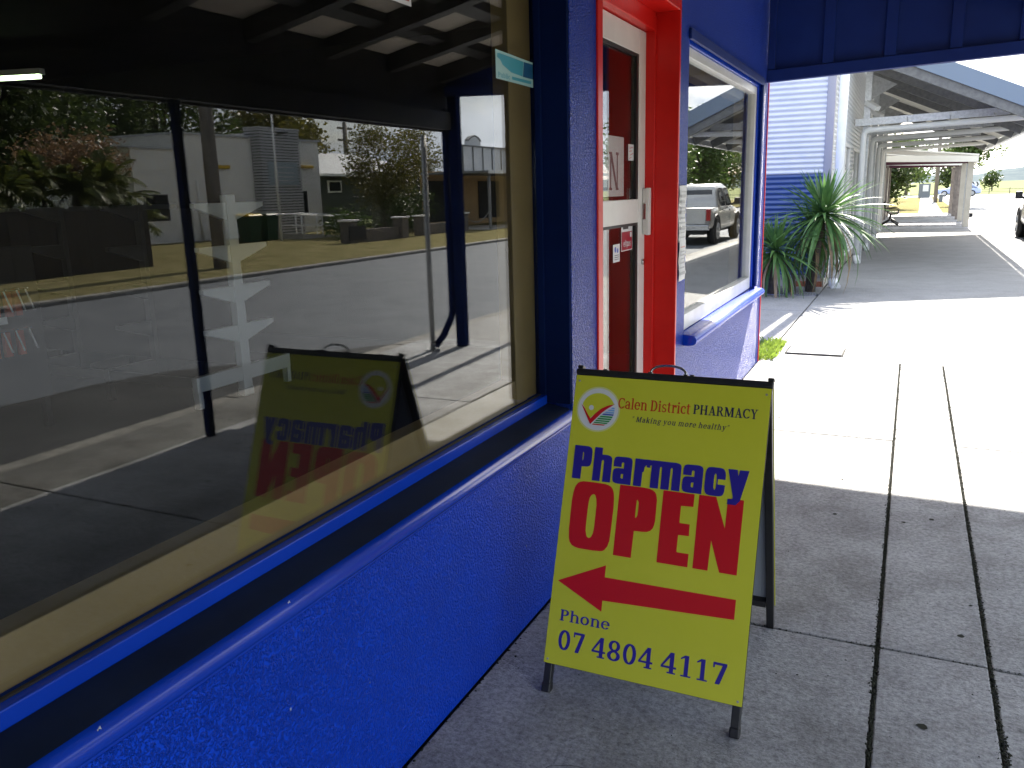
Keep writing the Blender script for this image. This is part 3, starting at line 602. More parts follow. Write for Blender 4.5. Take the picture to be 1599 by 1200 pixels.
# distant hills: an uneven ridge
def hill(x0, x1, y, hmax, seed, depth):
    r = random.Random(seed)
    ph = [r.uniform(0, 6.28) for _ in range(8)]
    n = 60
    rows = [[], [], [], []]
    for i in range(n + 1):
        t = i / n
        x = x0 + (x1 - x0) * t
        env = math.sin(math.pi * t) ** 0.6
        h = hmax * env * (0.72 + 0.16 * math.sin(5 * t + ph[0]) + 0.10 * math.sin(13 * t + ph[1]) + 0.05 * math.sin(37 * t + ph[2]) + 0.03 * math.sin(81 * t + ph[3]))
        h = max(h, 0)
        rows[0].append((x, y - depth, -0.2)); rows[1].append((x, y - depth * 0.5, h * 0.55))
        rows[2].append((x, y, h)); rows[3].append((x, y + depth, -0.2))
    o = MB().sheet(rows).build('hills', M['hill'])
    tag(o, kind='structure')
hill(60, 760, 2000, 46, 3, 260)
hill(100, 2600, 3300, 66, 5, 500)
hill(-2200, 200, 2600, 52, 9, 500)

# moss and dirt packed into the two long joints of the footpath: uncountable small lumps
mb = MB()
for xc, n in ((0.0, 5200), (0.327, 5200)):
    for i in range(n):
        y = -0.6 + 8.26 * rnd.random() ** 1.5
        w = (0.017 + 0.006 * math.sin(y * 5 + xc * 9) + 0.005 * math.sin(y * 23 + xc * 31)) * (1.0 if y < 4.2 else 0.6)
        x = xc + w * 0.85 * (rnd.random() + rnd.random() - 1.0)
        s_ = rnd.uniform(0.002, 0.006); z = -0.0015
        h = rnd.uniform(0.0018, 0.0042)
        a = rnd.uniform(0, 6.28)
        ps = [(x + s_ * rnd.uniform(0.5, 1.2) * math.cos(a + k * 1.57), y + s_ * rnd.uniform(0.5, 2.0) * math.sin(a + k * 1.57), z) for k in range(4)]
        mb.add(ps + [(x, y, z + h)], [(0, 1, 4), (1, 2, 4), (2, 3, 4), (3, 0, 4)])
    for y0 in (2.76,):
        pass
for i in range(900):      # along the cross joint and the foot of the wall
    if i < 450:
        x = rnd.uniform(-1.1, 2.2); y = 2.76 + rnd.gauss(0, 0.004); s_ = rnd.uniform(0.001, 0.0035)
    else:
        y = rnd.uniform(0.2, 7.4); x = -1.128 + abs(rnd.gauss(0, 0.006)); s_ = rnd.uniform(0.001, 0.005)
    ps = [(x + s_ * rnd.uniform(0.5, 1.5) * math.cos(k * 1.57), y + s_ * rnd.uniform(0.5, 1.5) * math.sin(k * 1.57), -0.001) for k in range(4)]
    mb.add(ps + [(x, y, 0.0022)], [(0, 1, 4), (1, 2, 4), (2, 3, 4), (3, 0, 4)])
def crack(pts, w):
    r = random.Random(len(pts) * 7)
    fine = []
    for (ax, ay), (bx_, by_) in zip(pts[:-1], pts[1:]):
        for k in range(8):
            t = k / 8
            fine.append((ax + (bx_ - ax) * t + r.gauss(0, 0.006), ay + (by_ - ay) * t + r.gauss(0, 0.006)))
    l1, l2 = [], []
    for i, (x_, y_) in enumerate(fine):
        n_ = fine[min(i + 1, len(fine) - 1)]; p_ = fine[max(i - 1, 0)]
        dx_, dy_ = n_[0] - p_[0], n_[1] - p_[1]; q_ = math.hypot(dx_, dy_) or 1
        ww = w * r.uniform(0.3, 1.0)
        l1.append((x_ - dy_ / q_ * ww, y_ + dx_ / q_ * ww, 0.0028)); l2.append((x_ + dy_ / q_ * ww, y_ - dx_ / q_ * ww, 0.0028))
    mb.sheet([l1, l2], smooth=False)
crack([(0.50, 5.26), (0.66, 5.0), (0.80, 4.9), (1.05, 4.62), (1.4, 4.5)], 0.0022)
crack([(-1.12, 1.55), (-0.92, 1.62), (-0.75, 1.80), (-0.58, 1.83)], 0.0014)
crack([(0.34, 1.92), (0.52, 2.05), (0.62, 2.28), (0.82, 2.45)], 0.0013)
crack([(-1.1, 8.72), (-0.7, 8.3), (-0.03, 7.68)], 0.003)
crack([(0.9, 10.79), (0.95, 9.6), (1.2, 8.8)], 0.0025)
for i in range(26):       # trodden gum
    x, y = rnd.uniform(-0.9, 2.0), rnd.uniform(0.9, 4.4); r_ = rnd.uniform(0.006, 0.014)
    ring_ = [(x + r_ * rnd.uniform(0.7, 1.2) * math.cos(k * 0.63), y + r_ * rnd.uniform(0.7, 1.2) * math.sin(k * 0.63), 0.0024) for k in range(10)]
    mb.add(ring_, [tuple(range(10))])
moss = mb.build('joint_moss', M['moss'], fix=False)
tag(moss, 'dark moss and dirt packed in the footpath joints', 'moss', kind='stuff')
# crumbs and grit on the shaded footpath
mb = MB()
for i in range(700):
    x, y = rnd.uniform(-1.1, 2.2), rnd.uniform(0.6, 9.5)
    s_ = rnd.uniform(0.0010, 0.0032) if rnd.random() < 0.93 else rnd.uniform(0.004, 0.007)
    a = rnd.uniform(0, 6.28)
    ps = [(x + s_ * rnd.uniform(0.6, 1.5) * math.cos(a + k * 2.1), y + s_ * rnd.uniform(0.6, 1.5) * math.sin(a + k * 2.1), 0.0015) for k in range(3)]
    mb.add(ps + [(x, y, 0.0015 + s_)], [(0, 1, 3), (1, 2, 3), (2, 0, 3)])
tag(mb.build('grit', M['dirt'], fix=False), 'scattered dark grit on the footpath', 'grit', kind='stuff')

# ================================================================== PHARMACY BUILDING
FX = -1.135
ph = thing('shop_building', 'blue rendered shop with red doorway and big display window', 'building', (-5, 2, 0))
w = MB()
w.box(-1.335, FX, -5.0, 2.92, 0.0, 0.6215); w.box(-1.335, FX, -26.0, -5.2, 0.0, 3.7)                 # under the display window; unseen run behind the camera, added to block light
w.box(-1.335, FX, -5.0, 3.20, 2.525, 3.7)                  # over it
cw = MB(); cw.box(-1.335, FX, 2.92, 3.20, 0.0, 2.525)                  # pier by the door
w.box(-1.335, FX, 3.20, 4.48, 2.44, 3.7)
cw.box(-1.335, FX, 4.48, 4.68, 0.0, 3.7)                   # pier with notices
cw.box(-1.335, FX, 4.68, 7.06, 0.0, 0.636)
cw.box(-1.335, FX, 4.68, 7.06, 2.29, 3.7)
cw.box(-1.335, FX, 7.06, 7.40, 0.0, 3.7)
w.box(-14.2, -1.335, 7.2, 7.40, 0.0, 3.7)                 # side wall on the alley
w.box(-14.2, -1.335, -5.2, -5.0, 0.0, 3.7)
w.box(-14.4, -14.2, -5.2, 7.40, 0.0, 3.7)
w.build('wall', M['render'], ph)
cw.build('pier_wall', M['render_coarse'], ph)
box('roof', M['roof_white'], ph, -14.4, FX, -5.2, 7.40, 3.702, 3.85)
box('corner_trim', M['red'], ph, -1.145, -1.128, 7.39, 7.412, 0.0, 2.5, 0.003)
# inside of the shop
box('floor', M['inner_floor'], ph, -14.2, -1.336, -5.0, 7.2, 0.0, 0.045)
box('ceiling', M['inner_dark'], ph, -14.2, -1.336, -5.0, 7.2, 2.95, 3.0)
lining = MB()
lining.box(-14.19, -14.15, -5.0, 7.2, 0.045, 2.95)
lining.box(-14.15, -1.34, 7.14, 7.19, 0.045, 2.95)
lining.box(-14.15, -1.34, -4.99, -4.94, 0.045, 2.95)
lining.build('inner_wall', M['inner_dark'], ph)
box('bulkhead', M['lime'], ph, -9.4, -8.6, 3.2, 5.95, 2.62, 2.949)

# --- display window, set back in the wall
GX = -1.262                                                # outer face of the glass
fr = MB()
fr.box(-1.330, -1.232, -4.9, 2.897, 0.690, 0.7315)
fr.box(-1.330, -1.232, -4.9, 2.897, 2.46, 2.52)
dw = fr.build('display_window', M['blue_gloss'], ph, bevel=0.003)
box('glass_pane', M['glass'], dw, GX - 0.006, GX, -4.9, 2.899, 0.730, 2.462)
box('glazing_bead', M['bead'], dw, GX + 0.001, GX + 0.009, -4.9, 2.885, 0.732, 0.736)
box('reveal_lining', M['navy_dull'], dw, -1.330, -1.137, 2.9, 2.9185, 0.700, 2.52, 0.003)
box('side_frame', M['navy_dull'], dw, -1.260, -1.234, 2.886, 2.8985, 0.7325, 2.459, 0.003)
sill_prof = [(-1.231, 0.6945), (-1.150, 0.6815), (-1.132, 0.677), (-1.122, 0.670), (-1.117, 0.660), (-1.117, 0.648), (-1.122, 0.638), (-1.130, 0.633), (-1.1345, 0.6305), (-1.1345, 0.622), (-1.231, 0.622)]
MB().prism(sill_prof, lambda u, v, t: (u, t, v), -4.95, 2.899, True).build('window_sill', M['blue_gloss'], dw, bevel=0.0015)
fp_prof = [(-1.2305, 0.6985), (-1.150, 0.6855), (-1.136, 0.6825), (-1.138, 0.681), (-1.150, 0.6835), (-1.2305, 0.6965)]  # thin darker strip laid over the sill top
MB().prism(fp_prof, lambda u, v, t: (u, t, v), -4.94, 2.898).build('dark_sill_strip', M['sill_dark'], dw)
inn = MB()
inn.box(-1.334, -1.274, -4.9, 2.70, 0.733, 0.826)
inn.box(-1.334, -1.272, 2.701, 2.80, 0.733, 2.459)
inn.box(-1.334, -1.277, 2.8005, 2.897, 0.733, 2.459)
inn.box(-1.334, -1.274, -4.9, 2.70, 2.40, 2.459)
inn.build('inner_frame', M['mustard'], dw, bevel=0.003)

# --- red doorway and glazed door
dfm = MB()
dfm.box(-1.36, -1.128, 4.452, 4.4785, 0.0, 2.438)
dfm.box(-1.36, -1.250, 4.436, 4.4525, 0.0, 2.36)
dfm.box(-1.36, -1.128, 3.202, 3.262, 0.0, 2.438)
dfm.box(-1.36, -1.128, 3.262, 4.452, 2.375, 2.438)
dfm.box(-1.36, -1.250, 3.262, 4.436, 2.288, 2.3745)
dfm.build('door_frame', M['red'], ph, bevel=0.004)
box('threshold', M['plinth'], ph, -1.36, -1.130, 3.262, 4.452, 0.0, 0.028)
d = MB()
d.box(-1.342, -1.300, 4.318, 4.434, 0.035, 2.284)
d.box(-1.342, -1.300, 3.266, 3.380, 0.035, 2.284)
d.box(-1.341, -1.301, 3.380, 4.318, 2.165, 2.283)
d.box(-1.341, -1.301, 3.380, 4.318, 1.332, 1.452)
d.box(-1.341, -1.301, 3.380, 4.318, 0.036, 0.24)
door = d.build('door', M['white_alu'], ph, bevel=0.003)
box('glass_pane', M['glass'], door, -1.3245, -1.3185, 3.379, 4.319, 1.451, 2.166)
box('glass_pane', M['glass'], door, -1.3245, -1.3185, 3.379, 4.319, 0.239, 1.333)
gb = MB()
for z0, z1 in ((1.452, 2.165), (0.24, 1.332)):
    gb.box(-1.3175, -1.303, 4.285, 4.3175, z0, z1)
    gb.box(-1.3175, -1.303, 3.381, 4.285, z1 - 0.014, z1 - 0.0005)
gb.build('glazing_bead', M['bead'], door)
h = MB()
h.box(-1.282, -1.262, 4.385, 4.425, 1.262, 1.508)
h.box(-1.299, -1.282, 4.390, 4.420, 1.265, 1.345)
h.box(-1.299, -1.282, 4.390, 4.420, 1.425, 1.505)
h.build('handle', M['white_alu'], door, bevel=0.004)
MB().disc((-1.299, 4.39, 1.12), (1, 0, 0), 0.016, 0.012, 16).build('lock', M['chrome'], door)

# --- second window
fr = MB()
fr.box(-1.245, -1.150, 4.682, 4.712, 0.69, 2.288)
fr.box(-1.245, -1.150, 7.028, 7.058, 0.69, 2.288)
fr.box(-1.245, -1.150, 4.712, 7.028, 2.255, 2.288)
trim = MB()
trim.box(-1.134, -1.118, 4.66, 7.10, 2.270, 2.325)
trim.box(-1.134, -1.118, 7.045, 7.10, 0.70, 2.270)
sw = fr.build('side_window', M['blue_gloss'], ph, bevel=0.003)
trim.build('architrave', M['navy'], sw, bevel=0.004)
wf = MB()
wf.box(-1.225, -1.165, 4.7125, 4.765, 0.69, 2.2545)
wf.box(-1.225, -1.165, 6.972, 7.0275, 0.69, 2.2545)
wf.box(-1.225, -1.165, 4.765, 6.972, 2.20, 2.2545)
wf.box(-1.225, -1.160, 4.765, 6.972, 0.69, 0.782)
wf.build('sash', M['white_sill'], sw, bevel=0.004)
box('glass_pane', M['glass'], sw, -1.199, -1.193, 4.764, 6.973, 0.781, 2.201)
sp = [(-1.245, 0.688), (-1.10, 0.684), (-1.076, 0.680), (-1.060, 0.668), (-1.055, 0.652), (-1.060, 0.636), (-1.075, 0.625), (-1.10, 0.622), (-1.134, 0.622), (-1.134, 0.637), (-1.245, 0.637)]
MB().prism(sp, lambda u, v, t: (u, t, v), 4.66, 7.11, True).build('window_sill', M['blue_gloss'], sw, bevel=0.0015)
inn = MB()
inn.box(-1.336, -1.246, 4.682, 7.058, 0.66, 0.689)
inn.box(-1.336, -1.246, 4.682, 7.058, 2.15, 2.29)
inn.box(-1.336, -1.226, 7.0, 7.058, 0.69, 2.15)
inn.build('inner_sill', M['mustard'], sw, bevel=0.004)

# ================================================================== STREET AWNING
aw = thing('street_awning', 'dark blue boxed street awning over the shop footpath', 'awning', (0.5, 2, 2.2))
AY0, AY1 = -26.0, 7.34  # lengthened unseen behind the camera to cut light on the board and wall
def az(x): return 3.0 - 0.21 * x                 # underside of the soffit, falling to the road
def slope_box(name, mat, x0, x1, y0, y1, d0, d1, bevel=0.0):
    return MB().add([(x0, y0, az(x0) + d0), (x1, y0, az(x1) + d0), (x1, y1, az(x1) + d0), (x0, y1, az(x0) + d0),
                     (x0, y0, az(x0) + d1), (x1, y0, az(x1) + d1), (x1, y1, az(x1) + d1), (x0, y1, az(x0) + d1)],
                    [(0, 3, 2, 1), (4, 5, 6, 7), (0, 1, 5, 4), (1, 2, 6, 5), (2, 3, 7, 6), (3, 0, 4, 7)]).build(name, mat, aw, bevel)
slope_box('roof_sheet', M['roof_white'], -1.13, 1.68, AY0, AY1 + 0.05, 0.05, 0.09)
y = AY1 - 0.10
jy = []
while y > -9:
    jy.append(y); y -= 0.86
for yy in jy:
    slope_box('joist', M['awning_dark'], -1.132, 1.575, yy - 0.05, yy + 0.05, -0.14, -0.001)
for xx in (-0.94, -0.44, 0.05, 0.54, 1.07):
    for yb, ya in zip(jy[:-1], jy[1:]):
        slope_box('nogging', M['awning_dark'], xx - 0.065, xx + 0.065, ya + 0.052, yb - 0.052, -0.07, -0.002)
for yb, ya in zip(jy[:-1], jy[1:]):
    slope_box('soffit_sheet', M['soffit'], -1.132, 1.577, ya, yb - 0.004, 0.0, 0.008)
slope_box('soffit_sheet', M['soffit'], -1.132, 1.577, AY0, jy[-1] - 0.004, 0.0, 0.008)
# fascia along the road
box('fascia', M['awning_dark'], aw, 1.58, 1.615, AY0, AY1, 2.085, 2.68, 0.004)
box('gutter', M['navy'], aw, 1.616, 1.71, AY0, AY1 + 0.03, 2.56, 2.66, 0.01)
box('fascia_beam', M['awning_dark'], aw, 1.505, 1.579, AY0, AY1 - 0.08, 2.10, 2.26, 0.004)
# gable end: boards behind cover battens on a bottom beam, rising a little towards the road
sl = 0.035
def gz(x): return (x + 1.1) * sl
end = MB()
xs = [-1.134, 1.58]
end.add([(xs[0], 7.275, 2.315 + gz(xs[0])), (xs[1], 7.275, 2.315 + gz(xs[1])), (xs[1], 7.345, 2.315 + gz(xs[1])), (xs[0], 7.345, 2.315 + gz(xs[0])),
         (xs[0], 7.275, 2.405 + gz(xs[0])), (xs[1], 7.275, 2.405 + gz(xs[1])), (xs[1], 7.345, 2.405 + gz(xs[1])), (xs[0], 7.345, 2.405 + gz(xs[0]))],
        [(0, 3, 2, 1), (4, 5, 6, 7), (0, 1, 5, 4), (1, 2, 6, 5), (2, 3, 7, 6), (3, 0, 4, 7)])
end.build('end_beam', M['navy'], aw, bevel=0.004)
bx = -0.679
bats = []
while bx < 1.5:
    bats.append(bx); bx += 0.4415
edges = [-1.134] + bats + [1.578]
for a, b in zip(edges[:-1], edges[1:]):
    box('board', M['navy'], aw, a + 0.001, b - 0.001, 7.315, 7.33, 2.40 + gz(a), az(b) + 0.04)
for bx in bats:
    box('cover_batten', M['navy'], aw, bx - 0.042, bx + 0.042, 7.284, 7.314, 2.406 + gz(bx + 0.04), az(bx + 0.04), 0.004)
box('cover_batten', M['navy'], aw, -1.134, -1.075, 7.284, 7.314, 2.407, az(-1.07), 0.004)
# posts
for yy in (3.89, 0.4, -3.1):
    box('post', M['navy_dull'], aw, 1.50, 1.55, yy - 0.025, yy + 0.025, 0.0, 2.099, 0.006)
pc = box('post', M['navy_dull'], aw, 1.45, 1.55, 7.262, 7.362, 0.0, 2.41, 0.01)
MB().tube([(1.585, 7.275, 2.3), (1.585, 7.275, 0.36), (1.59, 7.26, 0.30), (1.63, 7.16, 0.13), (1.665, 7.06, 0.04)], 0.034, 12).build('downpipe', M['navy_dull'], aw)
pole = thing('sign_pole', 'thin pale galvanised pole at kerb beside the awning corner post', 'pole', (1.68, 7.02, 0))
MB().tube([(1.68, 7.02, -0.01), (1.68, 7.02, 2.05)], 0.025, 12).build('shaft', M['galv_dull'], pole)
MB().disc((1.68, 7.02, 0), (0, 0, 1), 0.075, 0.008, 20).build('base_plate', M['galv_dull'], pole)
pole2 = thing('sign_pole', 'galvanised street pole on the sunlit footpath before the cantilevered verandah', 'pole', (1.20, 9.6, 0))
MB().tube([(1.20, 9.6, -0.01), (1.20, 9.6, 4.2)], 0.045, 14).build('shaft', M['galv'], pole2)
MB().disc((1.20, 9.6, 0), (0, 0, 1), 0.11, 0.01, 20).build('base_plate', M['galv_dull'], pole2)

# ================================================================== SHOP INTERIOR THINGS
gd = thing('shelving_gondola', 'bare white metal shelving gondola with bracket arms inside the shop', 'shelving', (-4.53, 4.75, 0.045))
for i in range(5):
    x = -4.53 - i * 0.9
    sm_ = M['shelf_white'] if i == 0 else M['shelf_dim']  # rear uprights coloured darker for the fall-off of window light
    box('upright', sm_, gd, x - 0.03, x + 0.03, 4.705, 4.795, 0.10, 1.54, 0.004)
    for zt in (1.485, 1.18, 0.882, 0.588):
        for s in (-1, 1):
            y0, y1 = 4.75 + s * 0.046, 4.75 + s * 0.345
            MB().add([(x - 0.022, y0, zt), (x + 0.022, y0, zt), (x - 0.022, y1, zt), (x + 0.022, y1, zt),
                      (x - 0.022, y0, zt - 0.125), (x + 0.022, y0, zt - 0.125), (x - 0.022, y1, zt - 0.03), (x + 0.022, y1, zt - 0.03)],
                     [(0, 1, 3, 2), (4, 6, 7, 5), (0, 4, 5, 1), (2, 3, 7, 6), (0, 2, 6, 4), (1, 5, 7, 3)]).build('shelf_bracket', sm_, gd)
    for s in (-1, 1):
        ya, yb = sorted((4.75 + s * 0.046, 4.75 + s * 0.50))
        box('base_foot', sm_, gd, x - 0.025, x + 0.025, ya, yb, 0.165, 0.275, 0.004)
        box('leg', sm_, gd, x - 0.024, x + 0.024, 4.75 + s * 0.475 - 0.02, 4.75 + s * 0.475 + 0.02, 0.046, 0.164)
    box('leg', sm_, gd, x - 0.031, x + 0.031, 4.70, 4.80, 0.046, 0.099)
for i in range(4):
    x = -4.53 - i * 0.9
    box('base_rail', M['shelf_dim'], gd, x - 0.874, x - 0.026, 4.26, 4.28, 0.20, 0.27)
    box('base_rail', M['shelf_dim'], gd, x - 0.874, x - 0.026, 5.22, 5.24, 0.20, 0.27)
    box('back_panel', M['dark_gap'], gd, x - 0.869, x - 0.031, 4.742, 4.758, 0.28, 1.45)
ds = thing('product_stand', 'dark product stand with red packets hanging on white pegs inside the shop', 'display stand', (-5.1, 3.1, 0.045))
box('back_panel', M['dark_gap'], ds, -5.20, -5.16, 2.5, 3.62, 0.25, 1.25, 0.004)
for yy in (2.55, 3.55): box('leg', M['dark_gap'], ds, -5.2, -5.16, yy, yy + 0.04, 0.046, 0.249)
for zr, ys in ((0.92, (2.9, 3.08, 3.22, 3.32, 3.405, 3.465)), (0.67, (2.85, 3.0, 3.12, 3.28, 3.36, 3.45))):
    for yy in ys:
        MB().bar((-5.06, yy, zr + 0.065), (-5.03, yy + 0.02, zr - 0.065), 0.012, 0.006).build('price_strip', M['shelf_white'], ds)
        MB().tube([(-5.16, yy - 0.01, zr + 0.07), (-5.03, yy - 0.005, zr + 0.075)], 0.004, 6).build('peg', M['chrome'], ds)
        box('packet', M['orange'], ds, -5.13, -5.10, yy - 0.055, yy - 0.012, zr - 0.10, zr + 0.055, 0.003)
box('price_card', M['paper'], ds, -5.02, -5.012, 3.12, 3.285, 0.79, 0.835)
lt = thing('ceiling_light', 'lit greenish fluorescent batten below the lime bulkhead', 'ceiling light', (-7.4, 5.0, 2.9))
MB().bar((-8.6, 5.15, 2.70), (-7.32, 5.5, 2.70), 0.07, 0.05).build('batten', M['shelf_white'], lt)
MB().tube([(-8.6, 5.15, 2.655), (-7.34, 5.49, 2.655)], 0.02, 10).build('tube', M['tube_light'], lt)
lt2 = thing('ceiling_light', 'lit amber strip light at the shop ceiling', 'ceiling light', (-5.9, 3.5, 2.9))
MB().tube([(-6.3, 3.45, 2.83), (-5.52, 3.66, 2.83)], 0.02, 10).build('tube', M['tube_amber'], lt2)
MB().bar((-6.3, 3.45, 2.87), (-5.52, 3.66, 2.87), 0.06, 0.035).build('batten', M['shelf_white'], lt2)
ct = thing('shop_counter', 'dark shop counter at the back of the shop', 'counter', (-11, 3, 0.045))
box('base', M['timber_dark'], ct, -11.5, -10.9, 0.5, 5.5, 0.046, 0.98, 0.01)
box('counter_top', M['grey_slat'], ct, -11.6, -10.8, 0.45, 5.55, 0.981, 1.02, 0.006)

# ================================================================== LETTERING
def glyph_tris(k):
    adv, data = GLY[k]
    loops = [[Vector((int(a) / 250.0, int(b) / 250.0, 0)) for a, b in (q.split(',') for q in l.split())] for l in data.split(' / ')]
    cu = bpy.data.curves.new('glyph', 'CURVE'); cu.dimensions = '2D'; cu.fill_mode = 'BOTH'
    for l in loops:
        sp_ = cu.splines.new('POLY'); sp_.points.add(len(l) - 1); sp_.use_cyclic_u = True
        for q, v in zip(sp_.points, l): q.co = (v.x, v.y, 0, 1)
    tmp = bpy.data.objects.new('glyph', cu)
    me = bpy.data.meshes.new_from_object(tmp)
    flat = [v.co.copy() for v in me.vertices]
    tris = [tuple(q.vertices) for q in me.polygons]
    bpy.data.objects.remove(tmp); bpy.data.curves.remove(cu); bpy.data.meshes.remove(me)
    return adv, flat, tris
GC = {}
def text_width(txt, pre, space=0.34, track=0.0):
    w_ = 0
    for ch in txt:
        w_ += space if ch == ' ' else GLY[pre + ch][0] + track
    return w_
def text_mb(txt, pre, s0, s1, base, cap, fn, shear=0.0, space=0.34, track=0.0):
    """flat letters from s0 to s1 on the baseline; fn(s, t) gives the point"""
    mb = MB()
    wtot = text_width(txt, pre, space, track)
    kx = (s1 - s0) / wtot
    cur = 0.0
    for ch in txt:
        if ch == ' ':
            cur += space; continue
        if pre + ch not in GC: GC[pre + ch] = glyph_tris(pre + ch)
        adv, flat, tris = GC[pre + ch]
        mb.add([fn(s0 + (cur + p.x + shear * p.y) * kx, base + p.y * cap) for p in flat], [tuple(t) for t in tris])
        cur += adv + track
    return mb

# ================================================================== SANDWICH BOARD
sb = thing('sandwich_board', 'yellow A-frame sidewalk board reading Pharmacy OPEN with a red arrow', 'sandwich board', (-0.63, 2.44, 0))
so = Vector((-0.93, 2.095, 0.0))
sa = Vector((0, 0.345, 0.945)); SL = sa.length; sa.normalize()
sn = Vector((0, -sa.z, sa.y))
def SP(s, t, h=0.0):
    return so + Vector((s, 0, 0)) + sa * t + sn * h
def slab_on(mb, s0, s1, t0, t1, h0, h1):
    vs = [SP(s, t, h) for h in (h0, h1) for (s, t) in ((s0, t0), (s1, t0), (s1, t1), (s0, t1))]
    return mb.add(vs, [(0, 3, 2, 1), (4, 5, 6, 7), (0, 1, 5, 4), (1, 2, 6, 5), (2, 3, 7, 6), (3, 0, 4, 7)])
# front frame
for s in (0.0145, 0.5855):
    slab_on(MB(), s - 0.0125, s + 0.0125, 0.012, 0.985, -0.027, -0.002).build('leg', M['sign_black'], sb, bevel=0.003)
for s in (0.0145, 0.5855):
    slab_on(MB(), s - 0.0145, s + 0.0145, 0.0, 0.03, -0.029, 0.0).build('foot_cap', M['sign_black'], sb, bevel=0.004)
slab_on(MB(), -0.004, 0.604, 0.9905, 1.010, -0.025, 0.003).build('top_bar', M['sign_black'], sb, bevel=0.004)
slab_on(MB(), 0.028, 0.572, 0.10, 0.125, -0.027, -0.003).build('cross_bar', M['sign_black'], sb)
for s in (-0.002, 0.586):
    slab_on(MB(), s, s + 0.018, 1.0105, 1.021, -0.03, -0.002).build('hinge', M['sign_black'], sb, bevel=0.003)
slab_on(MB(), -0.0015, 0.6015, 0.0885, 0.990, -0.0015, 0.0005).build('panel_edge', M['sign_black'], sb)
fp = slab_on(MB(), 0.0, 0.600, 0.090, 0.988, 0.0007, 0.003).build('front_panel', M['sign_yellow'], sb)
# back frame leans the other way
bo = Vector((-0.93, 2.785, 0.0)); ba = Vector((0, -0.315, 0.945)).normalized()
bn = Vector((0, ba.z, -ba.y))
def BP(s, t, h=0.0): return bo + Vector((s, 0, 0)) + ba * t + bn * h
def bslab(s0, s1, t0, t1, h0, h1):
    vs = [BP(s, t, h) for h in (h0, h1) for (s, t) in ((s0, t0), (s1, t0), (s1, t1), (s0, t1))]
    return MB().add(vs, [(0, 3, 2, 1), (4, 5, 6, 7), (0, 1, 5, 4), (1, 2, 6, 5), (2, 3, 7, 6), (3, 0, 4, 7)])
for s in (0.0145, 0.5855):
    bslab(s - 0.0125, s + 0.0125, 0.0, 0.985, -0.027, -0.002).build('leg', M['sign_black'], sb, bevel=0.003)
bslab(0.028, 0.572, 0.10, 0.125, -0.027, -0.003).build('cross_bar', M['sign_black'], sb)
bslab(0.028, 0.572, 0.955, 0.98, -0.027, -0.003).build('cross_bar', M['sign_black'], sb)
bslab(0.0, 0.600, 0.090, 0.982, 0.0007, 0.003).build('back_panel', M['sign_yellow'], sb)
bslab(0.029, 0.571, 0.126, 0.954, -0.004, 0.0005).build('back_panel_liner', M['sign_back'], sb)
# carrying handle
hp = [SP(0.235 + 0.055 - 0.055 * math.cos(t), 1.008 + 0.030 * math.sin(t) ** 0.7, -0.012) for t in [math.pi * i / 16 for i in range(17)]]
MB().tube(hp, 0.004, 8).build('handle', M['chrome'], sb)
for s in (0.235, 0.345, 0.365, 0.09):
    slab_on(MB(), s - 0.006, s + 0.006, 1.0103, 1.014, -0.02, -0.004).build('handle_bracket', M['sign_black'], sb)
for s, t in ((0.012, 0.102), (0.588, 0.102), (0.012, 0.970), (0.588, 0.970)):
    MB().disc(SP(s, t, 0.003), sn, 0.0035, 0.0015, 10).build('screw', M['galv_dull'], sb)

def lay(h): return lambda s, t: SP(s, t, h)
def part_text(txt, pre, s0, s1, base, cap, mat, h=0.0036, **kw):
    return text_mb(txt, pre, s0, s1, base, cap, lay(h), **kw).build('lettering', M[mat], fp, fix=False)
part_text('Calen District', '', 0.146, 0.373, 0.893, 0.0335, 'sign_orange', space=0.30)
part_text('PHARMACY', '', 0.380, 0.569, 0.896, 0.0285, 'sign_navy')
part_text('" Making you more healthy"', '', 0.194, 0.491, 0.8555, 0.0170, 'sign_navy', shear=0.22, space=0.36, track=0.10)
part_text('Pharmacy', '^', 0.018, 0.562, 0.662, 0.104, 'sign_blue', h=0.0046, track=0.0)
part_text('OPEN', '^', 0.028, 0.562, 0.446, 0.214, 'sign_red', h=0.0038, track=0.0)
part_text('Phone', '', 0.034, 0.197, 0.2235, 0.034, 'sign_blue')
for tx, a_, b_ in (('07', 0.036, 0.128), ('4804', 0.145, 0.340), ('4117', 0.358, 0.556)):
    part_text(tx, '', a_, b_, 0.1370, 0.060, 'sign_blue')
ar = [(0.016, 0.342), (0.165, 0.412), (0.165, 0.376), (0.557, 0.378), (0.557, 0.322), (0.165, 0.306), (0.166, 0.273)]
MB().add([SP(s, t, 0.0037) for s, t in ar], [(0, 1, 6), (1, 2, 6), (2, 5, 6), (2, 3, 4, 5)]).build('arrow', M['sign_red'], fp, fix=False)
# round emblem: pale disc, yellow dome, red tick, blue and green bands
lc = (0.0835, 0.8845); U = 0.000475
def LP(px, py, h): return SP(lc[0] + (px - 385) * U, lc[1] + (325 - py) * U, h)
def fan(pts, mat, h, name='emblem'):
    me = MB()
    vs = [LP(x, y, h) for x, y in pts]
    tri = tessellate_polygon([[Vector((x, y, 0)) for x, y in pts]])
    me.add(vs, [tuple(t) for t in tri])
    return me.build(name, M[mat], fp, fix=False)
circ = lambda cx, cy, r, a0=0, a1=360, n=48: [(cx + r * math.cos(R(a0 + (a1 - a0) * i / n)), cy - r * math.sin(R(a0 + (a1 - a0) * i / n))) for i in range(n)]
fan(circ(385, 325, 150), 'sign_paleyellow', 0.0034)
fan(circ(385, 325, 139), 'sign_white', 0.0037)
dome = [(385 + 112 * math.cos(R(a)), 318 - 100 * math.sin(R(a))) for a in range(172, 10, -6)]
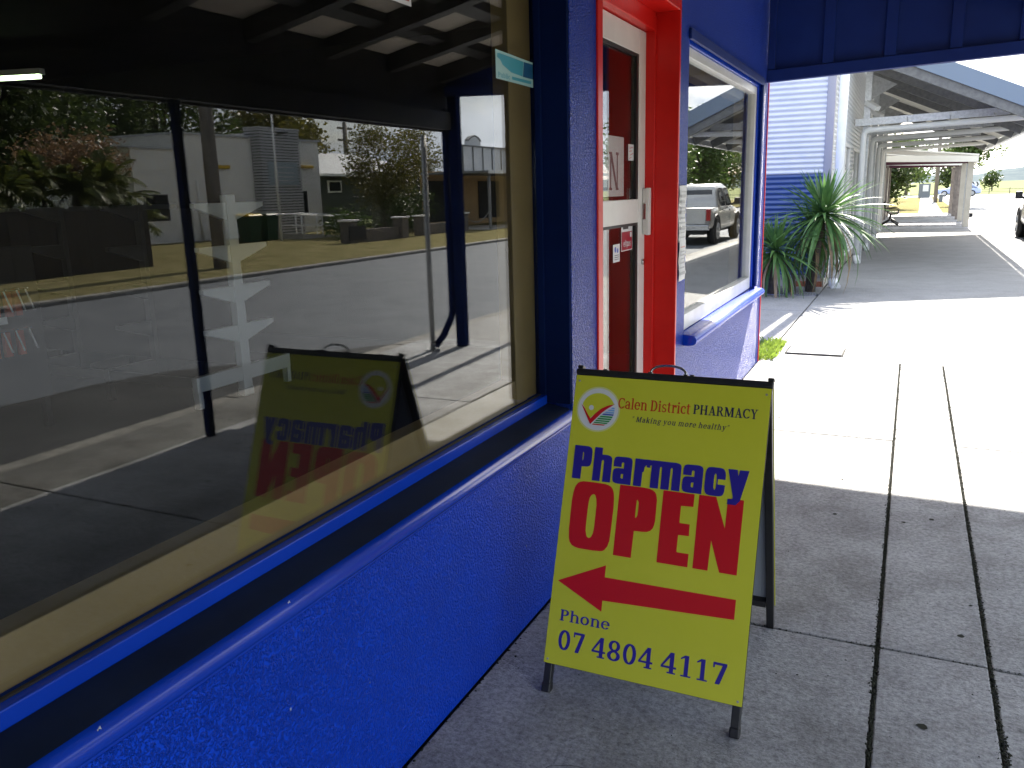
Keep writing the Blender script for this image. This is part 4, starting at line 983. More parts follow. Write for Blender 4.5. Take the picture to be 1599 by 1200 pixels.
dome += [(495, 283), (455, 295), (420, 312), (385, 340), (352, 372), (338, 388), (318, 362), (298, 332), (276, 300)]
fan(dome, 'sign_yellow', 0.0040)
fan(circ(338, 318, 17, n=24), 'sign_white', 0.0044)
fan([(266, 298), (290, 322), (318, 362), (340, 390), (372, 352), (410, 318), (450, 296), (497, 284), (455, 312), (415, 346), (380, 386), (342, 428), (312, 378), (285, 332)], 'sign_red', 0.0047)
def band(y0, y1, mat):
    def xl(y): return 345 + (428 - y) * 0.62 + (428 - y) ** 2 * 0.0035
    def xr(y): return 385 + math.sqrt(max(0.0, 118 ** 2 - (y - 325) ** 2)) - 4
    pts = []
    for y in (y0, (y0 + y1) / 2, y1): pts.append((xl(y) + 12, y))
    for y in (y1, (y0 + y1) / 2, y0): pts.append((max(xr(y), xl(y) + 16), y))
    fan(pts, mat, 0.0043)
for y0, y1, m_ in ((306, 316, 'sign_lightblue'), (320, 331, 'sign_lightblue'), (335, 346, 'sign_lightblue'), (350, 360, 'sign_midblue'), (365, 376, 'sign_green'),
                   (380, 391, 'sign_green'), (395, 405, 'sign_green'), (409, 418, 'sign_green'), (422, 430, 'sign_orange')):
    band(y0, y1, m_)

# ================================================================== NOTICES AND STICKERS
def on_x(x):            # a sheet facing the street at depth x: s runs along +y, t is height
    return lambda s, t: (x, s, t)
def sheet_x(x, y0, y1, z0, z1, th=0.0006):
    return MB().box(x, x + th, y0, y1, z0, z1)
XW = -1.2615
st = thing('window_sticker', 'pale teal rectangular sticker at the right edge of the display window', 'sticker', (XW, 2.76, 1.92))
q = [(2.583, 1.867), (2.882, 1.865), (2.882, 1.950), (2.583, 1.957)]
MB().add([(XW, a, b) for a, b in q] + [(XW + 0.0006, a, b) for a, b in q], [(0, 1, 2, 3), (7, 6, 5, 4), (0, 4, 5, 1), (1, 5, 6, 2), (2, 6, 7, 3), (3, 7, 4, 0)]).build('sheet', M['teal_pale'], st)
fl = lambda pts, mat, x=XW + 0.0011, par=st, name='print': MB().add([(x, a, b) for a, b in pts], [tuple(range(len(pts)))]).build(name, M[mat], par, fix=False)
fl([(2.795, 1.893), (2.881, 1.893), (2.881, 1.943), (2.805, 1.943)], 'teal_deep')
fl([(2.594, 1.934), (2.616, 1.928), (2.634, 1.914), (2.702, 1.897), (2.792, 1.894), (2.801, 1.943), (2.612, 1.948), (2.596, 1.946)], 'teal', XW + 0.0009)
text_mb('Public', '', 2.597, 2.690, 1.873, 0.016, on_x(XW + 0.0011)).build('print', M['teal'], st, fix=False)
fl([(2.705, 1.875), (2.865, 1.875), (2.865, 1.885), (2.705, 1.885)], 'teal')
rs = thing('window_sticker', 'white edged red sticker at the top of the display window', 'sticker', (XW, 2.05, 2.05))
MB().box(XW, XW + 0.0006, 1.96, 2.075, 1.996, 2.13).build('sheet', M['paper'], rs)
fl([(1.970, 2.007), (2.064, 2.007), (2.064, 2.12), (1.970, 2.12)], 'eft_red', XW + 0.0011, rs)

# on the glazed door (outer glass face is x = -1.3185)
XS = -1.3180
oc = thing('open_card', 'white card with dark capital letters behind the upper door glass', 'sign', (-1.33, 3.95, 1.6))
MB().box(-1.3275, -1.3265, 3.42, 4.15, 1.47, 1.755).build('card', M['paper'], oc)
text_mb('OPEN', '', 3.50, 4.075, 1.50, 0.18, on_x(-1.3262)).build('lettering', M['ink_grey'], oc, fix=False)
nt_ = thing('door_note', 'small white note with red scribbles on the upper door glass', 'note', (XS, 4.24, 1.68))
sheet_x(XS, 4.195, 4.287, 1.645, 1.725).build('sheet', M['paper'], nt_)
for a, b, c, e in ((4.215, 1.705, 4.27, 1.712), (4.21, 1.69, 4.25, 1.694), (4.225, 1.672, 4.275, 1.682), (4.21, 1.655, 4.245, 1.662)):
    MB().bar((XS + 0.001, a, b), (XS + 0.001, c, e), 0.0004, 0.003).build('scribble', M['sign_red'], nt_)
ef = thing('payment_sticker', 'crimson eftpos sticker on the lower door glass', 'sticker', (XS, 4.17, 1.25))
sheet_x(XS, 4.085, 4.270, 1.195, 1.328).build('sheet', M['paper'], ef)
fl([(4.09, 1.2), (4.264, 1.2), (4.264, 1.292), (4.09, 1.292)], 'eft_red', XS + 0.0009, ef)
text_mb('eftpos', '', 4.118, 4.240, 1.216, 0.034, on_x(XS + 0.0013)).build('lettering', M['paper'], ef, fix=False)
fl([(4.228, 1.262), (4.255, 1.262), (4.255, 1.287), (4.228, 1.287)], 'paper', XS + 0.0013, ef)
fl([(4.11, 1.305), (4.2, 1.305), (4.2, 1.316), (4.11, 1.316)], 'ink', XS + 0.0009, ef)
wb = thing('door_sticker', 'small white and blue sticker at the lower door glass', 'sticker', (XS, 4.0, 1.19))
sheet_x(XS, 3.955, 4.06, 1.15, 1.238).build('sheet', M['paper'], wb)
MB().disc((XS + 0.0006, 3.99, 1.212), (1, 0, 0), 0.014, 0.0005, 16).build('print', M['sign_midblue'], wb)
MB().disc((XS + 0.0006, 4.025, 1.206), (1, 0, 0), 0.012, 0.0005, 16).build('print', M['sign_midblue'], wb)
for z in (1.182, 1.172, 1.162):
    fl([(3.975, z), (4.045, z), (4.045, z + 0.003), (3.975, z + 0.003)], 'ink', XS + 0.0009, wb)
# two notices on the pier
for i, (z0, z1, lab) in enumerate(((1.215, 1.515, 'upper printed notice taped on the blue pier beside the red doorway'), (1.005, 1.222, 'lower notice with faded red heading on the blue pier beside the red doorway'))):
    t_ = thing('wall_notice', lab, 'notice', (FX, 4.58, z0), group='notices taped on the pier')
    xo = FX + 0.006 + i * 0.002
    rows = [[(xo + 0.004 * math.sin(4 * a + i) + 0.003 * math.sin(9 * b), 4.495 + 0.165 * a, z0 + (z1 - z0) * b) for a in [j / 6 for j in range(7)]] for b in [j / 6 for j in range(7)]]
    me = MB().sheet(rows); back = [[(p[0] - 0.0012, p[1], p[2]) for p in r] for r in rows]
    me.sheet(back)
    me.build('sheet', M['paper'], t_, fix=False)
    rr = random.Random(i + 3)
    zz = z1 - 0.03
    while zz > z0 + 0.02:
        hgt = rr.choice((0.006, 0.008, 0.016))
        a0, a1 = 4.508, 4.508 + rr.uniform(0.08, 0.135)
        MB().box(xo + 0.0085, xo + 0.009, a0, a1, zz - hgt, zz).build('print', M['ink_pink' if (i == 1 and zz > z1 - 0.05) else 'grey_slat'], t_)
        zz -= hgt + rr.uniform(0.010, 0.02)
# dried petals fallen on the sill, a few pixels each
for (x, y, z, s, lab) in ((-1.122, 1.235, 0.6745, 0.0045, 'dried white petal on the sill edge nearer the sandwich board'), (-1.123, 0.775, 0.6755, 0.005, 'dried white petal on the sill edge nearest the camera')):
    rr = random.Random(int(y * 100))
    p = MB()
    for k in range(2):
        a = 0.6 + k * 1.1
        p.add([(x, y, z + 0.003), (x + 0.4 * s * math.cos(a), y + s * math.sin(a), z + 0.006), (x + 0.9 * s, y + (k - 0.5) * 1.4 * s, z + 0.002), (x + 0.3 * s, y - 0.6 * s + k * 0.5 * s, z + 0.004)], [(0, 1, 2, 3)])
    o = p.build('petal', M['sign_white'], None, fix=False)
    tag(o, lab, 'petal', 'fallen petals')

# ================================================================== NEXT-DOOR CORRUGATED SHOP
nb = thing('corrugated_shop', 'white and blue corrugated iron shop beyond the alley', 'building', (-4, 22, 0))
NX, NY = -1.13, 13.42
def corr_y(x0, x1, y, z0, z1, pitch=0.076, amp=0.009, n=6):       # facing -y, ribs horizontal
    k = int((z1 - z0) / pitch * n)
    return MB().sheet([[(x0, y - amp * math.sin(2 * math.pi * i / n), z0 + (z1 - z0) * i / k), (x1, y - amp * math.sin(2 * math.pi * i / n), z0 + (z1 - z0) * i / k)] for i in range(k + 1)])
def corr_x(x, y0, y1, z0, z1, pitch=0.076, amp=0.009, n=6):       # facing +x, ribs horizontal
    k = int((z1 - z0) / pitch * n)
    return MB().sheet([[(x + amp * math.sin(2 * math.pi * i / n), y0, z0 + (z1 - z0) * i / k), (x + amp * math.sin(2 * math.pi * i / n), y1, z0 + (z1 - z0) * i / k)] for i in range(k + 1)])
box('wall_core', M['clad_white'], nb, -9.0, NX - 0.03, NY + 0.03, 30.6, 0.12, 4.3)
corr_y(-9.0, NX - 0.02, NY, 1.668, 4.3, n=8).build('cladding', M['clad_white'], nb, fix=False)
corr_y(-9.0, NX - 0.02, NY, 0.16, 1.664, n=8).build('cladding', M['clad_blue'], nb, fix=False)
box('base_flashing', M['flashing'], nb, -9.0, NX - 0.02, NY - 0.022, NY + 0.01, 0.125, 0.165)
box('corner_flashing', M['flashing'], nb, NX - 0.10, NX + 0.016, NY - 0.018, NY + 0.09, 0.13, 4.3, 0.004)
box('plinth', M['plinth'], nb, -9.0, NX - 0.01, NY - 0.006, 30.6, -0.05, 0.124)
for i in range(4):
    bb = box('brick', M['brick'], nb, NX - 0.40 + i * 0.095, NX - 0.313 + i * 0.095, NY - 0.05, NY - 0.007, -0.02, 0.075, 0.006)
box('roof', M['roof_white'], nb, -9.0, NX, NY, 30.6, 4.302, 4.36)
# street front: cladding with shop windows
fy = [NY + 0.09, 15.0, 17.2, 18.2, 20.6, 22.0, 24.6, 26.0, 28.6, 30.6]
for i, (a, b) in enumerate(zip(fy[:-1], fy[1:])):
    if i % 2 == 0:
        corr_x(NX, a, b, 0.125, 2.2).build('cladding', M['clad_white'], nb, fix=False)
    else:
        wn_ = MB()
        wn_.box(NX - 0.05, NX + 0.012, a, a + 0.06, 0.42, 2.2); wn_.box(NX - 0.05, NX + 0.012, b - 0.06, b, 0.42, 2.2)
        wn_.box(NX - 0.05, NX + 0.012, (a + b) / 2 - 0.03, (a + b) / 2 + 0.03, 0.42, 2.2)
        for yy in ((a + 0.06, (a + b) / 2 - 0.03), ((a + b) / 2 + 0.03, b - 0.06)):
            wn_.box(NX - 0.05, NX + 0.012, yy[0], yy[1], 2.14, 2.2); wn_.box(NX - 0.05, NX + 0.012, yy[0], yy[1], 0.42, 0.48)
        wo = wn_.build('window', M['white_alu'], nb, bevel=0.004)
        box('glass_pane', M['dark_glass'], wo, NX - 0.028, NX - 0.020, a + 0.05, b - 0.05, 0.45, 2.17)
        corr_x(NX, a, b, 0.125, 0.42).build('cladding', M['clad_white'], nb, fix=False)
corr_x(NX, NY + 0.09, 30.6, 2.201, 4.3).build('cladding', M['clad_white'], nb, fix=False)
# big corner downpipe
MB().tube([(-1.0, 13.31, 0.02), (-1.0, 13.31, 4.1)], 0.062, 16).build('downpipe', M['white_pvc'], nb)
MB().tube([(-1.0, 13.31, 0.12), (-0.985, 13.28, 0.05), (-0.94, 13.19, 0.015)], [0.066, 0.067, 0.068], 16).build('downpipe_shoe', M['white_pvc'], nb)

# cantilevered verandah of the corrugated shop
vr = thing('cantilever_verandah', 'galvanised steel verandah with white cross pipes on the corrugated shop', 'verandah', (0.3, 23, 2.5))
VY0, VY1 = 16.5, 30.7
def rz_(x): return 3.39 - 0.45 * (x + 0.06)
MB().add([(-1.05, VY0, rz_(-1.05)), (1.85, VY0, rz_(1.85)), (1.85, VY1, rz_(1.85)), (-1.05, VY1, rz_(-1.05)),
          (-1.05, VY0, rz_(-1.05) + 0.05), (1.85, VY0, rz_(1.85) + 0.05), (1.85, VY1, rz_(1.85) + 0.05), (-1.05, VY1, rz_(-1.05) + 0.05)],
         [(0, 3, 2, 1), (4, 5, 6, 7), (0, 1, 5, 4), (1, 2, 6, 5), (2, 3, 7, 6), (3, 0, 4, 7)]).build('roof_sheet', M['roof_white'], vr)
MB().add([(-1.05, VY0 - 0.03, rz_(-1.05) - 0.01), (1.95, VY0 - 0.03, rz_(1.95) - 0.01), (1.95, VY0 - 0.03, rz_(1.95) + 0.28), (-1.05, VY0 - 0.03, rz_(-1.05) + 0.28),
          (-1.05, VY0 - 0.002, rz_(-1.05) - 0.01), (1.95, VY0 - 0.002, rz_(1.95) - 0.01), (1.95, VY0 - 0.002, rz_(1.95) + 0.28), (-1.05, VY0 - 0.002, rz_(-1.05) + 0.28)],
         [(0, 1, 2, 3), (7, 6, 5, 4), (0, 4, 5, 1), (1, 5, 6, 2), (2, 6, 7, 3), (3, 7, 4, 0)]).build('barge', M['barge'], vr)
box('gutter', M['white_pvc'], vr, 1.86, 1.98, VY0, VY1, rz_(1.9) - 0.10, rz_(1.9) + 0.03, 0.01)
for yy in (VY0 + 0.06, 17.96, 19.7, 21.46, 25.36, 29.26):
    MB().bar((-1.03, yy, rz_(-1.03) - 0.10), (1.84, yy, rz_(1.84) - 0.085), 0.09, 0.16).build('rafter', M['galv_dark'], vr)
for yy in (17.6, 21.1, 25.0, 28.9):
    box('frame_post', M['galv'], vr, -0.97, -0.85, yy + 0.30, yy + 0.42, 0.0, 3.55, 0.004)
    MB().bar((-1.1, yy + 0.2, 2.63), (1.45, yy + 0.2, 2.70), 0.07, 0.13).build('tie_beam', M['galv'], vr)
    MB().prism([(-0.849, 3.05), (-0.849, 3.50), (-0.42, 3.30)], lambda u, v, t: (u, t, v), yy + 0.35, yy + 0.37).build('gusset', M['galv_dull'], vr)
    p = [(-0.93, yy, 0.02), (-0.93, yy, 2.28), (-0.925, yy, 2.40), (-0.90, yy, 2.45), (-0.84, yy, 2.475), (-0.72, yy, 2.48),
         (1.60, yy, 2.56), (1.72, yy, 2.565), (1.78, yy, 2.585), (1.80, yy, 2.64)]
    MB().tube(p, 0.052, 14).build('drain_pipe', M['white_pvc'], vr)
    MB().tube([(-0.93, yy, 0.14), (-0.92, yy - 0.02, 0.06), (-0.88, yy - 0.11, 0.015)], 0.055, 14).build('pipe_shoe', M['white_pvc'], vr)
    for xx in (-0.2, 0.5, 1.2):
        MB().tube([(xx, yy, 2.55), (xx, yy, 2.62), (xx, yy + 0.17, 2.68)], 0.006, 6).build('pipe_hanger', M['galv'], vr)
for i, yy in enumerate((17.9, 20.0)):
    fl_ = thing('flood_light', ('nearer' if i == 0 else 'farther') + ' white lamp housing high on the verandah wall post', 'lamp', (-0.85, yy, 2.95), group='lamps under the verandah')
    MB().bar((-0.92, yy, 3.0), (-0.72, yy - 0.15, 2.86), 0.13, 0.09).build('housing', M['white_pvc'], fl_, bevel=0.01)
    MB().bar((-0.95, yy, 3.02), (-0.90, yy, 2.99), 0.03, 0.03).build('bracket', M['galv'], fl_)

# ================================================================== FARTHER SHOP WITH POSTS
fs = thing('post_verandah_shop', 'farther shop with pale posts and maroon verandah beam', 'building', (-4, 38, 0))
box('wall', M['post_cream'], fs, -9, -1.12, 31.6, 46.2, 0.0, 3.6)
box('roof', M['house_roof'], fs, -9.1, -1.0, 31.5, 46.3, 3.602, 3.68)
for a, b in ((32.6, 34.6), (36.2, 38.4), (40.2, 42.6)):
    wo = MB().box(-1.118, -1.09, a, b, 0.5, 0.56).box(-1.118, -1.09, a, b, 2.0, 2.06).box(-1.118, -1.09, a, a + 0.06, 0.561, 1.999).box(-1.118, -1.09, b - 0.06, b, 0.561, 1.999).build('window', M['post_rust'], fs)
    box('glass_pane', M['dark_glass'], wo, -1.117, -1.105, a + 0.061, b - 0.061, 0.562, 1.998)
for a, b in ((31.9, 37.0), (38.3, 46.0)):
    MB().add([(-1.11, a, 2.62), (1.85, a, 2.30), (1.85, b, 2.30), (-1.11, b, 2.62), (-1.11, a, 2.67), (1.85, a, 2.35), (1.85, b, 2.35), (-1.11, b, 2.67)],
             [(0, 3, 2, 1), (4, 5, 6, 7), (0, 1, 5, 4), (1, 2, 6, 5), (2, 3, 7, 6), (3, 0, 4, 7)]).build('verandah_roof', M['roof_white'], fs)
    MB().bar((-1.1, a + 0.05, 2.30), (1.84, a + 0.05, 2.20), 0.06, 0.20).build('end_board', M['roof_white'], fs)
    MB().bar((-1.1, a + 0.6, 2.16), (1.75, a + 0.6, 2.13), 0.08, 0.12).build('tie_beam', M['maroon'], fs)
    box('edge_beam', M['post_cream'], fs, 1.60, 1.70, a + 0.1, b - 0.1, 2.13, 2.27)
for yy, m_, w_ in ((32.2, 'post_cream', 0.085), (33.6, 'galv', 0.06), (36.6, 'post_cream', 0.08), (38.6, 'post_grey', 0.08), (42.2, 'post_grey', 0.08), (45.7, 'post_grey', 0.09)):
    box('post', M[m_], fs, 1.65 - w_, 1.65 + w_, yy - w_ * 0.7, yy + w_ * 0.7, 0.0, 2.13)
for yy in (32.0, 34.9, 38.8, 43):
    box('wall_post', M['post_grey' if yy > 33 else 'post_cream'], fs, -1.08, -0.99, yy, yy + 0.12, 0.0, 2.4)
box('kerb_block', M['dark_gap'], fs, 1.9, 2.34, 41.0, 41.5, 0.0, 0.16)

# bench
bn_ = thing('park_bench', 'slatted bench with black cast iron legs by the far shop wall', 'bench', (-0.62, 33.6, 0))
for yy in (33.2, 34.5):
    MB().tube([(-0.98, yy, 0.02), (-0.72, yy, 0.20), (-0.70, yy, 0.40), (-0.45, yy, 0.42)], 0.03, 8).tube([(-0.42, yy, 0.02), (-0.68, yy, 0.20)], 0.03, 8).build('leg', M['bench_iron'], bn_)
    MB().tube([(-0.70, yy, 0.40), (-0.86, yy, 0.55), (-0.93, yy, 0.85)], 0.024, 8).tube([(-0.84, yy, 0.60), (-0.55, yy, 0.62), (-0.44, yy, 0.55), (-0.45, yy, 0.42)], 0.018, 8).build('armrest', M['bench_iron'], bn_)
for i in range(4):
    MB().box(-0.76 + i * 0.09, -0.685 + i * 0.09, 33.05, 34.65, 0.435, 0.465).build('seat_slat', M['bench_wood'], bn_)
for i in range(3):
    MB().bar((-0.825 - 0.03 * i, 33.05, 0.56 + 0.11 * i), (-0.825 - 0.03 * i, 34.65, 0.56 + 0.11 * i), 0.03, 0.08).build('back_slat', M['bench_wood'], bn_)

# ================================================================== PLANTS IN THE ALLEY
def sword_leaf(length, width, droop, seed):
    r = random.Random(seed)
    n = 7
    L_, Rr, Cc = [], [], []
    for i in range(n + 1):
        t = i / n
        wd = width * (0.55 + 0.9 * t) if t < 0.35 else width * (0.865 * (1 - ((t - 0.35) / 0.65) ** 1.6) + 0.02)
        x = length * t * (1 - 0.25 * droop * t * t)
        z = -length * droop * (t ** 2.4) * 0.55
        L_.append((x, wd, z + wd * 0.35)); Cc.append((x, 0, z)); Rr.append((x, -wd, z + wd * 0.35))
    return MB().sheet([L_, Cc, Rr]).mesh('sword_leaf')
SW = [sword_leaf(1.0, 0.024, d_, i) for i, d_ in enumerate((0.04, 0.16, 0.32, 0.55, 0.9, 0.35))]
for me in SW: me.materials.append(M['sword'])
SWD = SW[4].copy(); SWD.materials.clear(); SWD.materials.append(M['sword_dry'])
def yucca(name, label, base, heads, seed):
    r = random.Random(seed)
    t_ = thing(name, label, 'plant', base, local=True)
    for (hx, hy, hz, n, ln) in heads:
        st_ = MB().tube([(hx * 0.2, hy * 0.2, 0), (hx * 0.6, hy * 0.6, hz * 0.5), (hx, hy, hz)], [0.06, 0.045, 0.035], 8).build('stem', M['bark'], t_)
        for i in range(n):
            u = i / n
            el = R(84 - 140 * u ** 0.85 + r.uniform(-9, 9))
            az = i * 2.39996 + r.uniform(-0.25, 0.25)
            me = SW[min(4, int(u * 4.4 + r.uniform(0, 0.9)))]
            dry = u > 0.86 and r.random() < 0.6
            o = bpy.data.objects.new('leaf', SWD if dry else me)
            C.objects.link(o); o.parent = t_
            o.location = (hx + 0.02 * math.cos(az), hy + 0.02 * math.sin(az), hz - 0.10 * u)
            o.rotation_euler = (r.uniform(-0.3, 0.3), -el, az)
            k_ = ln * r.uniform(0.8, 1.1) * (0.52 + 0.62 * min(1.0, u * 1.6))
            o.scale = (k_, 1.0 + 0.2 * r.random(), k_)
    return t_
yucca('yucca_plant', 'tall spiky yucca with a round head of sword leaves by the corrugated corner', (-1.28, 12.75, -0.02), [(0.17, -0.12, 1.17, 180, 1.0), (0.02, 0.10, 0.95, 60, 0.8)], 4)
yucca('yucca_plant', 'lower drooping yucca beside the shop corner in the alley', (-1.75, 12.35, -0.02), [(0.05, -0.10, 0.68, 120, 0.85), (-0.35, 0.15, 0.9, 70, 0.75)], 8)
# weeds at the shop corner
mb = MB(); rr = random.Random(12)
for i in range(900):
    x = -1.02 - abs(rr.gauss(0, 0.14)); y = rr.uniform(7.46, 8.45) ; hgt = rr.uniform(0.015, 0.06) * (1.4 if rr.random() < 0.15 else 1)
    a = rr.uniform(0, 6.28); s_ = rr.uniform(0.003, 0.007); le = rr.uniform(0.3, 1.1) * hgt
    dx, dy = math.cos(a), math.sin(a)
    mb.add([(x - s_ * dy, y + s_ * dx, -0.01), (x + s_ * dy, y - s_ * dx, -0.01), (x + 0.5 * le * dx + s_ * 0.8 * dy, y + 0.5 * le * dy - s_ * 0.8 * dx, hgt * 0.7), (x + le * dx, y + le * dy, hgt)], [(0, 1, 2, 3)])
tag(mb.build('weeds', M['weed'], fix=False), 'bright green weeds growing at the foot of the blue shop corner', 'weeds', kind='stuff')
pit = thing('pit_cover', 'concrete service pit cover set in the sunlit footpath by the weeds', 'pit cover', (-0.72, 8.0, 0))
box('lid', M['concrete'], pit, -0.95, -0.48, 7.86, 8.20, 0.0015, 0.012, 0.004)
MB().box(-0.965, -0.955, 7.84, 8.22, 0.0012, 0.010).box(-0.475, -0.465, 7.84, 8.22, 0.0012, 0.010).box(-0.954, -0.476, 7.84, 7.85, 0.0012, 0.010).build('rim', M['dirt'], pit)
dg = thing('drain_grate', 'steel drain grate along the foot of the corrugated wall', 'drain', (-2, 12.4, 0))
MB().box(-4.5, -1.15, 12.27, 12.29, -0.03, 0.002).box(-4.5, -1.15, 12.48, 12.50, -0.03, 0.002).build('frame', M['galv_dull'], dg)
x = -4.45; gbar = MB()
while x < -1.17:
    gbar.box(x, x + 0.012, 12.291, 12.479, -0.02, 0.0)
    x += 0.035
tag(gbar.build('bars', M['galv_dull'], dg), kind='stuff')

# ================================================================== TREES (helper)
def leaf_cloud(centres, n_per, spread, size, seed, flat=0.8):
    r = random.Random(seed); mb = MB()
    vs, fs = [], []
    for (cx, cy, cz, k) in centres:
        for i in range(int(n_per * k)):
            d = Vector((r.gauss(0, 1), r.gauss(0, 1), r.gauss(0, 1) * flat))
            if d.length > 1.9: d *= 1.9 / d.length
            d *= spread * k ** 0.5 * 0.6
            p = Vector((cx, cy, cz)) + d
            a = Vector((r.gauss(0, 1), r.gauss(0, 1), r.gauss(0, 0.6))).normalized()
            b = a.cross(Vector((r.gauss(0, 1), r.gauss(0, 1), r.gauss(0, 1)))).normalized()
            s_ = size * r.uniform(0.6, 1.4)
            q = len(vs)
            vs += [p - a * s_, p + b * s_ * 0.45, p + a * s_, p - b * s_ * 0.45]
            fs.append((q, q + 1, q + 2, q + 3))
    mb.add(vs, fs)
    return mb
def tree(label, base, height, rad, z0, mat, seed, clumps=26, n_per=110, size=0.13, trunk=0.16, group=None, name='tree', spread=0.8):
    r = random.Random(seed)
    t_ = thing(name, label, 'tree', base, local=True, group=group)
    top = height
    lean = (r.uniform(-0.4, 0.4), r.uniform(-0.4, 0.4))
    tk = MB().tube([(0, 0, -0.15), (0.05 + lean[0] * 0.2, lean[1] * 0.2, z0 * 0.5), (lean[0] * 0.5, lean[1] * 0.5, z0), (lean[0], lean[1], z0 + (top - z0) * 0.55)],
                   [trunk * 1.25, trunk, trunk * 0.8, trunk * 0.3], 8)
    cs = []
    for i in range(clumps):
        a = r.uniform(0, 6.28); u = r.uniform(-0.95, 1.0)
        q = (1 - u * u) ** 0.5 * r.uniform(0.35, 1.0)
        c = (lean[0] + rad * q * math.cos(a), lean[1] + rad * q * math.sin(a), (z0 + top) / 2 + (top - z0) / 2 * u * r.uniform(0.75, 1.0))
        cs.append((*c, r.uniform(0.5, 1.5)))
    tk.build('trunk', M['bark'], t_)
    lb = MB()
    for c in cs[:18]:
        s_ = Vector((lean[0] * 0.6, lean[1] * 0.6, z0 + r.uniform(-0.1, 0.3) * (top - z0)))
        e = Vector(c[:3]); m_ = (s_ + e) / 2 + Vector((0, 0, 0.12 * (e - s_).length))
        lb.tube([s_, m_, e], [trunk * 0.45, trunk * 0.3, trunk * 0.1], 6)
    lb.build('limbs', M['bark'], t_)
    leaf_cloud(cs, n_per, spread, size, seed + 1).build('crown', M[mat], t_, fix=False)
    return t_

# ================================================================== FAR END OF THE STREET
tree('broad dark green tree behind the teal fence', (-2.1, 55, 0), 3.9, 2.3, 0.5, 'leaf_dark', 21, 54, 150, 0.13, 0.2, spread=0.8)
tree('shade tree overhanging the kerb past the far verandah', (2.9, 62, 0), 4.4, 1.1, 2.2, 'leaf_mid', 22, 22, 120, 0.13, 0.16)
tree('pale street tree beyond the information board', (-1.0, 128, 0), 7.0, 3.2, 1.4, 'leaf_mid', 23, 26, 90, 0.24, 0.2)
tree('street tree farther along behind the slim power pole', (4.2, 135, 0), 6.0, 2.6, 1.2, 'leaf_dark', 24, 22, 80, 0.24, 0.2)
tree('lone round bush in the bright field', (11.4, 158, 0), 2.9, 1.1, 0.5, 'leaf_dark', 25, 16, 60, 0.2, 0.08, name='bush')
tree('leafy tree at the left end of the far lawn', (-3.5, 80, 0), 6.0, 2.6, 1.2, 'leaf_dark', 26, 26, 100, 0.2, 0.2)
tf = thing('sheet_fence', 'teal sheet metal fence along the far lawn', 'fence', (-1.3, 52, 0))
for i in range(8):
    y0 = 47.2 + i * 2.0
    MB().sheet([[(-1.45 + 0.015 * math.sin(k * 1.57), y0 + k * 0.05, 0.0), (-1.45 + 0.015 * math.sin(k * 1.57), y0 + k * 0.05, 1.35)] for k in range(40)], smooth=False).build('panel', M['teal_fence'], tf, fix=False)
    box('post', M['teal_fence'], tf, -1.48, -1.42, y0 - 0.05, y0 - 0.001, 0.0, 1.4)
kb = thing('information_board', 'grey roadside information board with a pale panel', 'sign', (0.95, 92, 0))
box('body', M['bin_grey'], kb, 0.42, 1.45, 91.8, 92.2, 0.0, 1.35)
box('panel', M['white_pvc'], kb, 0.78, 1.28, 91.77, 91.799, 0.62, 1.22)
wbn = thing('litter_bin', 'small grey litter bin beside the slim power pole', 'bin', (1.9, 73, 0))
box('body', M['bin_grey'], wbn, 1.78, 2.05, 72.9, 73.2, -0.02, 0.52); box('lid', M['white_pvc'], wbn, 1.76, 2.07, 72.88, 73.22, 0.521, 0.57)
pp = thing('power_pole', 'slim timber power pole on the far lawn', 'pole', (1.52, 72, 0))
MB().tube([(1.52, 72, -0.1), (1.52, 72, 6.5)], [0.15, 0.11], 10).build('shaft', M['timber_grey'], pp)
MB().bar((0.6, 72, 6.1), (2.4, 72, 6.1), 0.1, 0.12).build('crossarm', M['timber_grey'], pp)
cs_ = thing('chevron_sign', 'black and white chevron board at the far road bend', 'sign', (5.7, 117, 0))
box('board', M['white_pvc'], cs_, 5.3, 7.1, 117.0, 117.04, 0.75, 1.40)
for i in range(4):
    x0 = 5.4 + i * 0.43
    MB().add([(x0, 116.99, 0.78), (x0 + 0.16, 116.99, 0.78), (x0 + 0.34, 116.99, 1.075), (x0 + 0.16, 116.99, 1.37), (x0, 116.99, 1.37), (x0 + 0.18, 116.99, 1.075)], [(0, 1, 2, 5), (5, 2, 3, 4)]).build('chevron', M['chev_black'], cs_, fix=False)
for x in (5.6, 6.8): box('post', M['galv_dull'], cs_, x, x + 0.07, 117.041, 117.10, -0.14, 1.3)
ff = thing('field_fence', 'low wire fence along the far field', 'fence', (20, 121, 0))
for i in range(26):
    box('post', M['timber_grey'], ff, 4 + i * 2.2, 4.1 + i * 2.2, 120.9, 121.0, -0.15, 0.62)
MB().box(4, 60, 120.93, 120.96, 0.40, 0.46).box(4, 60, 120.93, 120.96, 0.1, 0.14).build('rail', M['timber_grey'], ff)

